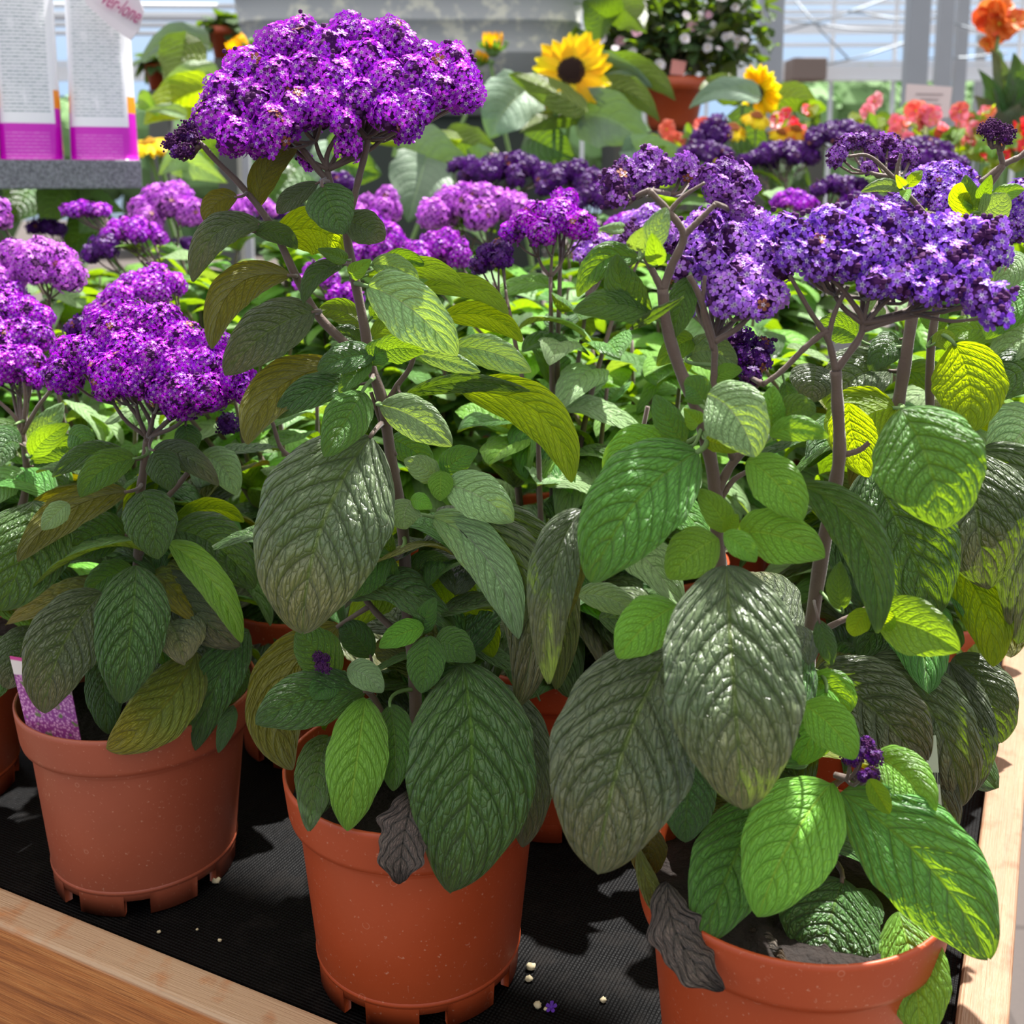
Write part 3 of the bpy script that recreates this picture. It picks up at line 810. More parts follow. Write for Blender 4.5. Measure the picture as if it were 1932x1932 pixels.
# --- the plant in the left pot
c1 = GRID(2, 0)
P1 = thing('potted_heliotrope', c1, 'purple heliotrope in the left terracotta pot that holds a pink picture label', 'potted plant')
pot(P1, c1, POT2)
st1 = stemsof(P1, 'P1', [
    ([(246, 1380), (255, 1200), (260, 1060), (264, 940), (272, 880), (278, 830)], .0046, .0032),
    ([(278, 830), (262, 790), (240, 760), (225, 735)], .0022, .0014), ([(278, 830), (284, 800), (270, 770), (255, 745)], .0022, .0013),
    ([(284, 800), (298, 765), (300, 730)], .0018, .0012), ([(278, 835), (310, 800), (340, 780), (365, 760)], .0024, .0014),
    ([(240, 765), (215, 720), (180, 705), (150, 700)], .0018, .0012), ([(340, 780), (400, 775), (430, 755)], .0018, .0012),
    ([(262, 1050), (300, 960), (360, 880), (355, 810)], .003, .002), ([(560, 870), (530, 845), (515, 800), (500, 775)], .002, .0015)])
leaves(P1, 'P1', [
    (257, 1066, 229, 1326, 134, 'G', 1, 4, -4, -4, -9, 0, .12),
    (192, 1120, 84, 1346, 138, 'D', 1, -20, -14, -4, -9, 0, .12),
    (268, 928, 298, 1055, 98, 'G', 1, 2, -6, -4, -6, 0),
    (240, 928, 34, 1060, 80, 'O', -1, -16, -32, -2, -6, 20, .05), (130, 950, 80, 1000, 44, 'P', 1, 0, -4, -6, -7, 0),
    (62, 945, 2, 1152, 165, 'G', 1, 14, -8, -2, -6, 0, .12),
    (242, 865, 98, 900, 50, 'G', 1, 0, -22, -1, -3, 15), (255, 865, 152, 938, 66, 'M', 1, -10, -16, -3, -5, 0),
    (288, 855, 320, 925, 62, 'G', 1, 6, -4, -4, -5, 0), (290, 850, 412, 916, 54, 'D', 1, 10, -20, -2, -4, 10),
    (380, 860, 446, 935, 66, 'P', 1, 10, -14, 0, -2, 0), (350, 800, 360, 860, 50, 'G', 1, 0, 0, -1, -2, 0),
    (318, 1025, 456, 1212, 70, 'B', 1, 26, -26, -3, -6, 30), (330, 1000, 480, 1110, 110, 'G', 1, 14, -22, 0, -3, 10),
    (310, 1080, 452, 1220, 90, 'D', 1, 0, 10, 0, -4, 10), (370, 1230, 200, 1412, 118, 'O', 1, 18, 18, -3, -8, 0),
    (190, 1230, 205, 1385, 70, 'G', 1, 0, 0, -2, -5), (340, 1180, 350, 1330, 110, 'D', 1, 0, 0, 0, -4, 0), (300, 1200, 320, 1350, 90, 'G', 1, 0, 0, 1, -4, 0),
    (240, 1010, 120, 1055, 90, 'G', 1, -6, -18, 0, -2, 10), (230, 1000, 330, 940, 60, 'M', 1, 0, 0, 1, 1), (330, 980, 460, 985, 44, 'Y', -1, 0, -18, 1, 0, 20),
    (250, 1080, 160, 1130, 60, 'M', 1, 0, -16, -1, -2, 10), (470, 1190, 368, 1416, 88, 'G', 1, -4, -30, -1, -5, 0), (440, 1330, 412, 1420, 34, 'G', 1, 0, 0, -3, -6),
    (450, 1240, 430, 1330, 60, 'M', 1, 0, 0, 0, -2), (60, 1180, 10, 1300, 90, 'D', 1, 0, 0, 0, -3), (130, 820, 180, 860, 50, 'M', 1, 0, -10, 1, 0), (300, 700 + 180, 240, 990, 50, 'Y', -1, -8, 0, 2, 1),
    (10, 1200, -30, 1330, 90, 'G', 1, 0, 0, 0, -4),
], st1)
fillers(P1, c1, 50, (.14, .30), (.06, .10), 'GGMDOM', 22, spread=2.6)
h1 = pxlobes([(115, 705, 30), (165, 672, 38), (130, 665, 30), (205, 640, 44), (185, 610, 26), (250, 610, 42), (305, 615, 42), (345, 650, 42), (250, 665, 45), (295, 685, 46), (345, 705, 46), (390, 695, 42), (215, 705, 42), (260, 720, 34),
    (345, 745, 42), (390, 742, 38), (445, 715, 34), (465, 740, 22), (405, 655, 34), (300, 740, 24), (430, 690, 26), (200, 735, 20)], daxis('P1', 680) - .03)
head(P1, h1, 'V', .0056, at(278, 825, daxis('P1', 825)), label='wide dome of violet flowers')
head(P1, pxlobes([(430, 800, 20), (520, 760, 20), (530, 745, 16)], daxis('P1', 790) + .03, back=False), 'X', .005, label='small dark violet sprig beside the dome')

# --- far left pot, in the sun
c0 = GRID(3, 0)
P0 = thing('potted_heliotrope', c0, 'purple heliotrope whose sunlit orange pot is cut by the left edge', 'potted plant')
pot(P0, c0)
st0 = stemsof(P0, 'P0', [
    ([(-120, 1250), (-20, 1100), (40, 960), (50, 880), (42, 820)], .0045, .003), ([(42, 820), (30, 790), (0, 760), (-20, 750)], .002, .0014),
    ([(42, 820), (70, 770), (95, 735), (100, 700)], .0022, .0014), ([(42, 815), (48, 760), (45, 720)], .0022, .0014)])
leaves(P0, 'P0', [
    (40, 840, 0, 880, 70, 'G', 1, -10, -20, -2, -4), (30, 800, -60, 850, 60, 'M', 1), (60, 860, 130, 800, 50, 'B', 1, 0, -10), (60, 870, 170, 850, 60, 'M', 1, 0, -20, 0, 0, 10),
    (50, 900, -20, 960, 60, 'P', 1, -10, -16, -2, -4), (60, 880, 120, 930, 60, 'G', 1, 10, -10, 0, -1), (50, 850, 120, 760, 50, 'P', 1, 0, 0, 2, 2)], st0)
fillers(P0, c0 + A(.06, 0, 0), 60, (.14, .31), (.05, .09), 'GGMBO', 23, spread=3.2)
head(P0, pxlobes([(-20, 640, 45), (5, 650, 42), (40, 635, 36), (15, 690, 38), (50, 685, 32), (70, 640, 28), (35, 595, 36), (0, 590, 40), (75, 600, 24), (-30, 690, 40), (60, 710, 18)], daxis('P0', 650) + .03),
     'V', .0056, at(42, 815, daxis('P0', 815)), label='dome of violet flowers at the edge of view')

# --- the plant in the right pot
c3 = GRID(0, 0)
P3 = thing('potted_heliotrope', c3, 'purple heliotrope in the right terracotta pot nearest the timber corner, with two forked stems', 'potted plant')
pot(P3, c3)
st3 = stemsof(P3, 'P3', [
    ([(1470, 1640), (1410, 1350), (1358, 1060), (1350, 930), (1335, 840), (1310, 760), (1280, 690), (1257, 610), (1250, 545)], .0050, .0034),
    ([(1250, 548), (1268, 500), (1290, 445), (1262, 400), (1225, 360)], .0028, .0020), ([(1290, 445), (1320, 415), (1350, 385)], .0022, .0015),
    ([(1250, 548), (1225, 500), (1200, 455)], .0024, .0014), ([(1262, 400), (1290, 370), (1330, 345)], .0016, .0010),
    ([(1352, 930), (1385, 870), (1440, 820), (1458, 800)], .0030, .0020), ([(1360, 940), (1385, 905), (1420, 885)], .002, .0014),
    ([(1385, 870), (1350, 760), (1348, 690), (1346, 645), (1320, 560), (1300, 520)], .0024, .0018), ([(1348, 645), (1390, 620), (1420, 590)], .0022, .0015),
    ([(1346, 660), (1326, 590), (1330, 520)], .0018, .0012),
    ([(1510, 1640), (1520, 1300), (1545, 1080), (1575, 920), (1584, 850), (1580, 760), (1577, 700)], .0050, .0034),
    ([(1577, 700), (1562, 640), (1530, 590), (1490, 520)], .0024, .0012), ([(1562, 640), (1575, 590), (1600, 540)], .0018, .0012),
    ([(1577, 700), (1628, 620), (1600, 560), (1545, 500)], .0024, .0013), ([(1628, 622), (1700, 600), (1780, 588), (1840, 575)], .0022, .0010),
    ([(1628, 620), (1660, 580), (1700, 545)], .0016, .0010), ([(1700, 600), (1740, 560), (1770, 530)], .0015, .0010), ([(1628, 610), (1640, 560)], .0014, .001),
    ([(1562, 622), (1520, 655), (1475, 700), (1440, 725)], .0020, .0016), ([(1585, 860), (1620, 850), (1640, 835)], .002, .0016),
    ([(1350, 1060), (1370, 1020), (1372, 1000)], .002, .0014), ([(1500, 1600), (1540, 1500), (1575, 1480), (1600, 1460)], .003, .0018),
    ([(1530, 1200), (1590, 1170), (1650, 1140)], .0022, .0014), ([(1360, 1100), (1300, 1130), (1275, 1145)], .002, .0014)])
leaves(P3, 'P3', [
    (1318, 852, 1116, 1098, 178, 'M', 1, -18, -18, -3, -6, 8, .12),
    (1268, 838, 1138, 890, 84, 'B', 1, -6, -16, -1, -2, 10),
    (1370, 1068, 1402, 1528, 256, 'D', 1, -2, -6, -6, -12, 0, .12),
    (1268, 1222, 1128, 1650, 268, 'D', 1, -20, -14, -4, -10, 4, .12),
    (1278, 1142, 1166, 1242, 100, 'B', 1, -8, -8, -5, -7), (1355, 1015, 1262, 1092, 94, 'B', 1, -6, -6, -5, -6),
    (1410, 868, 1513, 984, 96, 'B', 1, 8, -10, -4, -6), (1395, 1005, 1556, 1052, 104, 'B', 1, 0, -18, -4, -6, 8),
    (1372, 1002, 1316, 922, 56, 'B', 1, 6, 0, -4, -4), (1365, 1008, 1426, 1060, 50, 'B', 1, 4, -4, -6, -7), (1368, 1005, 1392, 970, 30, 'Y', 1, 0, 0, -5, -5),
    (1090, 1122, 1212, 1165, 54, 'P', 1, 0, -14, 1, 0), (1130, 1165, 1270, 1200, 70, 'G', 1, 0, -10, 3, 2),
    (1335, 745, 1425, 862, 124, 'P', 1, 10, -16, -4, -6, 0, .08), (1330, 760, 1290, 725, 60, 'M', 1, 0, -10, -3, -3),
    (1458, 815, 1460, 728, 52, 'B', 1, -4, 0, -3, -3), (1462, 800, 1538, 780, 66, 'M', 1, 6, -16, -3, -4), (1452, 822, 1562, 826, 50, 'B', 1, 0, -16, -4, -5),
    (1292, 838, 1236, 745, 56, 'M', 1, -4, 0, -2, -2), (1318, 800, 1290, 770, 40, 'B', 1), (1330, 830, 1400, 850, 34, 'Y', 1),
    (1510, 915, 1655, 1195, 96, 'G', 1, 46, -44, -3, -6, 12, .06), (1530, 960, 1640, 1160, 50, 'Y', -1, 40, -30, -2, -4, 10, .02),
    (1700, 772, 1778, 998, 204, 'M', 1, 14, -6, -5, -8, 0, .10),
    (1100, 962, 1036, 1290, 96, 'D', 1, -20, -46, -2, -4, 10, .08), (1110, 1010, 1048, 1200, 36, 'O', -1, 0, 0, -1, -3, 20, .02),
    (1650, 1165, 1810, 1228, 108, 'B', 1, 4, -14, -4, -7, 8), (1650, 1150, 1668, 1190, 44, 'Y', 1, 8, 0, -5, -5), (1590, 1150, 1586, 1060, 46, 'M', 1, -6, 0, -3, -3), (1640, 1150, 1610, 1200, 44, 'Y', 1, -6, 0, -4, -4),
    (1545, 1170, 1570, 1255, 40, 'G', 1, 0, 0, -3, -4),
    (1515, 1330, 1612, 1432, 88, 'B', 1, 6, -10, -5, -7), (1560, 1300, 1500, 1440, 90, 'B', 1, 10, 0, -2, -3), (1530, 1280, 1590, 1350, 80, 'B', 1, 14, -8, -1, -2),
    (1568, 1478, 1430, 1730, 172, 'B', 1, -12, -10, -5, -10, 0, .08),
    (1440, 1510, 1324, 1780, 150, 'M', 1, -4, -8, -3, -8, 0), (1586, 1495, 1864, 1808, 196, 'M', 1, 22, -22, -5, -9, 0, .10),
    (1305, 1420, 1290, 1588, 106, 'G', 1, 0, 0, -3, -5), (1650, 1425, 1757, 1542, 92, 'B', 1, 12, -12, -4, -7), (1640, 1470, 1678, 1535, 40, 'Y', 1, 0, 0, -7, -8),
    (1695, 1720, 1735, 1960, 130, 'B', 1, 10, 0, -5, -9, 0), (1590, 1660, 1545, 1835, 190, 'G', 1, -4, 0, -3, -6, 0), (1640, 1680, 1610, 1760, 80, 'G', 1, 0, 0, -3, -5),
    (1260, 1665, 1366, 1868, 96, 'K', 1, -30, 10, -6, -10, 0, .04), (1205, 1600, 1300, 1760, 40, 'O', 1, -16, 14, -4, -6, 0), (1410, 1770, 1490, 1822, 54, 'K', 1, 0, 0, -4, -7),
    (1230, 1560, 1215, 1660, 70, 'O', 1, 0, 0, 2, 0), (1270, 1440, 1240, 1560, 60, 'M', 1, 0, 0, 1, 0), (1190, 620, 1290, 560, 20, 'G', 1),
    (1300, 520, 1268, 640, 60, 'M', 1, 4, 0, 1, 0, 20), (1235, 600, 1082, 588, 70, 'M', 1, 0, -14, 1, -1, 20), (1228, 598, 1165, 480, 78, 'M', 1, -24, 8, 1, 0, 10), (1205, 490, 1090, 560, 60, 'M', 1, -10, -30, 2, 1, 10),
    (1215, 480, 1258, 392, 50, 'P', 1, 0, 0, -2, -2), (1195, 470, 1212, 430, 34, 'P', 1), (1180, 430, 1130, 432, 24, 'P', 1), (1240, 500, 1230, 440, 40, 'B', 1),
    (1310, 640, 1240, 690, 50, 'B', 1, 0, -10, 3, 2), (1300, 670, 1390, 690, 70, 'P', 1, 0, -16, 3, 2), (1340, 720, 1400, 700, 34, 'B', 1, 0, -8, 0, 0),
    (1480, 720, 1500, 800, 40, 'M', 1, 0, 0, 3, 2), (1600, 760, 1640, 900, 90, 'Y', -1, -10, 0, 4, 3, 10, .05),
], st3)
fillers(P3, c3, 24, (.13, .29), (.06, .09), 'GGMDOM', 24)
head(P3, pxlobes([(1510, 445, 32), (1560, 425, 34), (1600, 450, 36), (1545, 475, 34), (1630, 410, 36), (1675, 425, 38), (1640, 470, 38), (1600, 500, 32), (1690, 480, 38), (1730, 440, 36), (1785, 440, 36), (1740, 500, 38), (1695, 530, 32), (1650, 535, 26),
    (1790, 490, 38), (1840, 450, 36), (1875, 435, 26), (1870, 480, 34), (1830, 515, 32), (1790, 545, 28), (1850, 560, 30), (1882, 595, 24), (1740, 548, 26), (1500, 485, 30), (1540, 505, 22), (1885, 560, 24), (1480, 430, 26)], daxis('P3', 480)),
    'L', .0078, at(1628, 610, daxis('P3', 600)), budp=.16, label='broad lilac flower dome on the right stem')
head(P3, pxlobes([(1330, 430, 34), (1300, 460, 32), (1380, 400, 34), (1420, 430, 36), (1385, 460, 38), (1435, 480, 34), (1340, 490, 32), (1400, 510, 30), (1455, 440, 26), (1290, 510, 26), (1270, 440, 28), (1350, 540, 24), (1470, 500, 22)], daxis('P3', 450) + .03),
    'Q', .0074, at(1346, 640, daxis('P3', 640) + .01), budp=.22, label='pale lilac flower dome on the left stem')
head(P3, pxlobes([(1375, 545, 34), (1420, 535, 34), (1455, 555, 30), (1400, 572, 28), (1440, 580, 24), (1365, 575, 20)], daxis('P3', 550), back=False), 'Q', .0074, at(1415, 595, daxis('P3', 595)), budp=.05, label='small bright lilac flower ball below')
head(P3, pxlobes([(1160, 345, 26), (1180, 320, 22), (1225, 305, 28), (1250, 325, 26), (1215, 335, 26), (1290, 315, 24), (1305, 330, 18), (1165, 375, 18)], daxis('P3', 320) + .02), 'U', .0062, at(1225, 360, daxis('P3', 360)), budp=.14, label='half open violet cluster above a pale forked stem')
head(P3, pxlobes([(1340, 335, 24), (1370, 320, 22), (1395, 335, 24), (1355, 360, 26), (1390, 370, 24), (1400, 395, 22), (1410, 350, 18)], daxis('P3', 350) + .02), 'U', .0062, at(1350, 385, daxis('P3', 385)), budp=.12)
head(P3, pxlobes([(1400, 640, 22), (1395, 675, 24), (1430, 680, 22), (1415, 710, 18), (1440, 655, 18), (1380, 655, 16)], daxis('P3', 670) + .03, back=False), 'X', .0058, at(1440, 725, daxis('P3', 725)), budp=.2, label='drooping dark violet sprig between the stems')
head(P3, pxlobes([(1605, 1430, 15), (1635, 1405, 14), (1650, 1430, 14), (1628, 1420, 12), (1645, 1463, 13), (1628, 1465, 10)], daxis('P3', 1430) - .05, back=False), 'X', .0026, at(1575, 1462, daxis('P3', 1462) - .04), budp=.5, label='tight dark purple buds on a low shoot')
head(P3, pxlobes([(1185, 440, 12), (1190, 430, 9)], daxis('P3', 440) - .02, back=False), 'U', .003, budp=.8)

# --- behind the right pot
c4 = GRID(0, 1)
P4 = thing('potted_heliotrope', c4, 'large leaved heliotrope behind the right pot, against the side rail, with a barcode tag', 'potted plant')
pot(P4, c4)
st4 = stemsof(P4, 'P4', [
    ([(1640, 1300), (1670, 1000), (1690, 800), (1705, 700), (1722, 590), (1740, 480), (1760, 400)], .0058, .0040), ([(1760, 1000), (1755, 800), (1758, 640), (1790, 500), (1850, 400)], .004, .0026),
    ([(1850, 345), (1895, 310), (1932, 290), (1960, 250)], .0026, .0022), ([(1893, 312), (1885, 280), (1882, 255)], .0024, .0016), ([(1850, 400), (1855, 370), (1893, 312)], .0028, .0024),
    ([(1760, 420), (1715, 370), (1685, 335), (1640, 295), (1600, 295)], .0024, .0012), ([(1690, 338), (1695, 310), (1700, 290)], .0016, .0012)])
leaves(P4, 'P4', [
    (1640, 880, 1765, 1160, 200, 'G', 1, 0, -16, -6, -9, 0, .10), (1830, 850, 1862, 1112, 190, 'D', 1, -10, -20, -4, -7, -10, .12),
    (1850, 850, 1920, 1215, 170, 'D', 1, 36, -50, -2, -6, -15, .12), (1780, 1040, 1874, 1258, 104, 'Y', -1, 24, -10, -4, -7, 10, .05),
    (1855, 1000, 1905, 1240, 130, 'O', -1, 10, 0, 0, -4, 0, .05),
    (1800, 648, 1822, 816, 136, 'Y', -1, 18, -6, -3, -5, 0, .04), (1760, 650, 1802, 648, 40, 'B', -1, 0, -8, -2, -3, 0), (1840, 770, 1902, 824, 64, 'Y', -1, 8, -8, 0, -1),
    (1540, 1270, 1742, 1456, 168, 'D', 1, 8, -24, -8, -11, 0, .10), (1650, 1240, 1812, 1524, 140, 'D', 1, 36, -36, -5, -9, 10, .12), (1800, 1240, 1890, 1402, 120, 'D', 1, 10, -10, -3, -6, 0),
    (1700, 1330, 1795, 1580, 90, 'D', 1, 10, -10, -6, -9, 0), (1790, 1250, 1825, 1500, 100, 'D', 1, 20, 0, -4, -7, 0),
    (1690, 770, 1585, 868, 130, 'Y', -1, -12, -28, -2, -4, 0, .05), (1680, 700, 1560, 770, 110, 'D', 1, -10, -20, 1, 0, 10), (1540, 690, 1530, 760, 90, 'D', 1, 0, -6, 0, -1, 0),
    (1700, 700, 1830, 760, 60, 'M', 1, 0, -20, 2, 1, 10), (1932, 480, 1880, 560, 60, 'P', 1, 0, -10, 2, 1), (1960, 560, 1860, 640, 90, 'M', 1, 0, -24, 2, 1, 10), (1970, 640, 1870, 700, 80, 'P', 1, 0, -24, 2, 1, 20), (1970, 700, 1850, 760, 90, 'G', 1, 0, -20, 1, 0, 10),
    (1960, 800, 1880, 900, 120, 'P', 1, 0, -24, 0, -2), (1880, 640, 1780, 640, 60, 'B', 1, 0, -16, 3, 2, 20),
    (1845, 400, 1900, 365, 64, 'P', 1, 8, 6, -2, -4, 0), (1835, 415, 1815, 345, 40, 'Y', -1, -14, 0, -1, -2), (1850, 405, 1822, 330, 36, 'M', 1, -6, 0, -1, -1), (1855, 395, 1932, 358, 34, 'B', 1, 0, -10, 0, 0), (1850, 380, 1870, 330, 28, 'M', 1),
    (1700, 360, 1625, 362, 26, 'P', 1, 0, -12, 0, -1), (1705, 350, 1690, 330, 20, 'Y', 1), (1710, 352, 1740, 322, 24, 'Y', 1, 0, 0, 0, 0), (1708, 360, 1712, 380, 22, 'B', 1), (1860, 500, 1880, 560, 50, 'Y', -1, 6, 0, 3, 3), (1750, 510, 1700, 530, 36, 'Y', -1, 0, 0, 2, 2),
    (1620, 640, 1540, 620, 60, 'M', 1, 0, -14, 1, 1), (1650, 620, 1640, 560, 50, 'P', 1, 0, 0, 4, 4), (1700, 640, 1640, 700, 60, 'G', 1, 0, -10, 1, 0), (1780, 620, 1740, 570, 50, 'M', 1, 0, 0, 3, 3),
    (1880, 1120, 1930, 1210, 90, 'Y', -1, 6, 0, 2, 0), (1690, 1150, 1620, 1240, 90, 'G', 1, 0, -10, -2, -4),
], st4)
fillers(P4, c4, 46, (.13, .36), (.06, .11), 'GGDMO', 25, spread=3.2, rad=(0, .04))
head(P4, headlobes(1780, 350, 110, 62, daxis('P4', 350) + .08, lr=24, n=34, seed=3), 'L', .0048, at(1770, 420, daxis('P4', 420) + .06), budp=.12, label='fine violet dome behind the nearer lilac one')
head(P4, headlobes(1925, 390, 55, 80, daxis('P4', 380) + .06, lr=24, n=20, seed=4), 'L', .0048, budp=.15)
head(P4, pxlobes([(1580, 290, 16), (1600, 270, 17), (1625, 265, 17), (1650, 280, 17), (1675, 270, 18), (1700, 285, 16), (1720, 295, 15), (1575, 305, 12), (1640, 318, 14), (1690, 300, 12)], daxis('P4', 290) + .03, back=False), 'U', .0042, at(1690, 335, daxis('P4', 335)), budp=.35, label='curled half open violet sprays above')
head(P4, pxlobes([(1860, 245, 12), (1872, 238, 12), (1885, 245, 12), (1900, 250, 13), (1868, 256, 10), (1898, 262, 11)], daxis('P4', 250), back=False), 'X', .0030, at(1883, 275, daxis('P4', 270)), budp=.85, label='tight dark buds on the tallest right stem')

# greenhouse roof bars overhead, running with the bench; the short front one is unseen and added to shade the front board and pots
sd = A(*sdir)
mb = MB()
for (u0, u1, v_, w_, z_) in [(-.69, -.20, .500, .19, 2.6), (-4.0, 3.5, 1.75, .05, 2.6), (-4.0, 3.5, 2.9, .05, 2.6), (-4, 3.5, 4.1, .05, 2.6)]:
    a_ = tr(u0, v_) + sd * (z_ / sd[2]); b_ = tr(u1, v_) + sd * (z_ / sd[2])
    box(mb, a_ - E2 * w_ / 2, b_ - a_, E2 * w_, (0, 0, .05))
for u_ in (-3.0, -1.9, .9, 2.2):
    a_ = tr(u_, 1.2) + sd * (2.68 / sd[2]); box(mb, a_ - E1 * .03, E1 * .06, E2 * 4.5, (0, 0, .05))
struct(mb.build('ceiling_and_shade_bar', [simple('roof_and_shade_bar', lin(205, 207, 210), .5)], None, False))
# ------------------------------------------------------------------ the rows behind
MID = [  # column, row, canopy height, heads (x, y, half width, half height, distance, palette), what singles it out
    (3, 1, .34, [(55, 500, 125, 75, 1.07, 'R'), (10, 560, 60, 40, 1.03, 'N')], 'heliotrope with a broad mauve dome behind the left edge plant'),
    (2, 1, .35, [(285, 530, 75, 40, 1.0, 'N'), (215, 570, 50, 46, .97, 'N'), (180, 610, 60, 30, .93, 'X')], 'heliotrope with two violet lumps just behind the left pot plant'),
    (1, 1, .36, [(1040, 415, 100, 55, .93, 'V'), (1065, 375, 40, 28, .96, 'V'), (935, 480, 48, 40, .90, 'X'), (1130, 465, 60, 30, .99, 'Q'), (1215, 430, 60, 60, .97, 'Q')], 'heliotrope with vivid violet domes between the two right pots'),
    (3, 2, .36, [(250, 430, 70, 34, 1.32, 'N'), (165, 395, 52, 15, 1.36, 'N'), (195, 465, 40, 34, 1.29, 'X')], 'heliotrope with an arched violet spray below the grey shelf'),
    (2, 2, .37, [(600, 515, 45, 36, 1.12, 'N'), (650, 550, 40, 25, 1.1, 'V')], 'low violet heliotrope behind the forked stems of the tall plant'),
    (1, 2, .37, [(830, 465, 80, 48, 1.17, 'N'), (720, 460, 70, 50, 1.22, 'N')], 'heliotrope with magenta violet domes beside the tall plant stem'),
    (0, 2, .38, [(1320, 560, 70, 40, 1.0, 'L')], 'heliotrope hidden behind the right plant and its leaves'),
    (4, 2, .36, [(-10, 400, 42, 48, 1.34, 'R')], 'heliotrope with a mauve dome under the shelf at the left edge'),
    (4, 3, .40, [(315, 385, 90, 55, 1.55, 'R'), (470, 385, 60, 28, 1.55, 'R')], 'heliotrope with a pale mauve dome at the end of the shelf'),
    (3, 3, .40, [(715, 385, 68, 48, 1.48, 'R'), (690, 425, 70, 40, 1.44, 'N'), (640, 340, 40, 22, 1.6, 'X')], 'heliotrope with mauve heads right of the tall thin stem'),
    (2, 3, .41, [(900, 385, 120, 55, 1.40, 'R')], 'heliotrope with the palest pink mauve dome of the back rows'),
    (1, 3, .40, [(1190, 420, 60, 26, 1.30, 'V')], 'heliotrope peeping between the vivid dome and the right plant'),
    (0, 3, .40, [(1630, 380, 60, 26, 1.30, 'X')], 'shade-darkened violet heliotrope behind the lilac dome'),
    (3, 4, .43, [(965, 315, 100, 38, 1.70, 'X'), (880, 310, 40, 26, 1.72, 'X')], 'shade-darkened violet heliotrope in front of the big sunflower leaf'),
    (2, 4, .44, [(1080, 330, 80, 40, 1.62, 'X'), (1110, 370, 60, 34, 1.58, 'X')], 'shade-darkened violet heliotrope under the sunflower stems'),
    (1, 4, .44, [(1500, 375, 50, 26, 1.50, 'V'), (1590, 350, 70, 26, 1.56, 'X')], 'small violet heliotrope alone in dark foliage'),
    (0, 4, .44, [(1660, 300, 50, 22, 1.55, 'X'), (1760, 300, 70, 26, 1.5, 'X')], 'shade-darkened violet heliotrope under the pink begonias'),
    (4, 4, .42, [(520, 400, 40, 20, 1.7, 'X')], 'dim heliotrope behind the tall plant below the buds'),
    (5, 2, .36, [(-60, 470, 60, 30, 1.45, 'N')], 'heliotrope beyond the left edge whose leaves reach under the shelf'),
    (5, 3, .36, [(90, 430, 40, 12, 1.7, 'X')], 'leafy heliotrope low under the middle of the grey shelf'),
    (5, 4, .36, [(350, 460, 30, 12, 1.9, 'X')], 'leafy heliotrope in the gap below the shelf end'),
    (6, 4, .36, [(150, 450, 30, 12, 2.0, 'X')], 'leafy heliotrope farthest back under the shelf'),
    (2, 5, .47, [(1345, 245, 40, 40, 1.85, 'X'), (1330, 285, 60, 24, 1.8, 'X')], 'shade-darkened violet heliotrope beside the yellow daisies'),
    (1, 5, .47, [(1480, 285, 75, 28, 1.75, 'X'), (1430, 300, 40, 16, 1.75, 'X')], 'shade-darkened violet heliotrope under the yellow daisies'),
    (0, 5, .47, [(1590, 250, 80, 30, 1.75, 'X'), (1740, 275, 60, 20, 1.7, 'X')], 'most shade-darkened violet heliotrope left of the begonias'),
]
for q, (i, j, zc, heads, lab) in enumerate(MID):
    r = np.random.default_rng(300 + q)
    c = GRID(i, j)
    far = j >= 2
    T = thing('potted_heliotrope', c, lab + ', in its own pot', 'potted plant', 'heliotropes in the rows behind')
    pot(T, c, POT, detail=False)
    paths = []
    for k in range(5):
        a = k * 2 * math.pi / 5 + r.uniform(0, 1); rr = r.uniform(.02, .055)
        P = [A(c[0] + .01 * math.cos(a), c[1] + .01 * math.sin(a), .12), A(c[0] + rr * math.cos(a), c[1] + rr * math.sin(a), zc * .65), A(c[0] + 1.4 * rr * math.cos(a), c[1] + 1.4 * rr * math.sin(a), zc - .02)]
        paths.append(stemobj(T, P, .0036, .002, 12))
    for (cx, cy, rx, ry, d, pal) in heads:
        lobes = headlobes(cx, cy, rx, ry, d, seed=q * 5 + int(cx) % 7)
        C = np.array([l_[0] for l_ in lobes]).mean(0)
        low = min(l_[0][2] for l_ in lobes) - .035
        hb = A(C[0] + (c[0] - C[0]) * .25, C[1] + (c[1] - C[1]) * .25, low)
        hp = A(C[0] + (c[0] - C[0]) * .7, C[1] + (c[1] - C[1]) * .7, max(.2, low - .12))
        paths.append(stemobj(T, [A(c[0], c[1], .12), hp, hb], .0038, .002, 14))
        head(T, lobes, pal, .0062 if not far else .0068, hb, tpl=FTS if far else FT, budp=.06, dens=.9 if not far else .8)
    if not far:
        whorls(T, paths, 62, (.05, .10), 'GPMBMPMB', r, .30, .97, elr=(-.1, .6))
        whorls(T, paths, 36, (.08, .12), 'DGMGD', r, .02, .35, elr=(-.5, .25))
    else:
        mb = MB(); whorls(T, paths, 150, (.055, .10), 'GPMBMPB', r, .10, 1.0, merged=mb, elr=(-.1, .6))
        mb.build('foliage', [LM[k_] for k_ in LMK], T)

# ------------------------------------------------------------------ things standing on the cloth
def flatplate(mb, P, t, m_=0):
    """four corners in order, thickness t away from the viewer side"""
    P = [A(*p) for p in P]; N = unit(np.cross(P[1] - P[0], P[3] - P[0])) * t
    mb.add(P + [p + N for p in P], [np.array([[0, 1, 2, 3]]), np.array([[7, 6, 5, 4], [0, 4, 5, 1], [1, 5, 6, 2], [2, 6, 7, 3], [3, 7, 4, 0]])], m_, (1, 1, 1), uv=[(0, 1), (1, 1), (1, 0), (0, 0)] * 2)

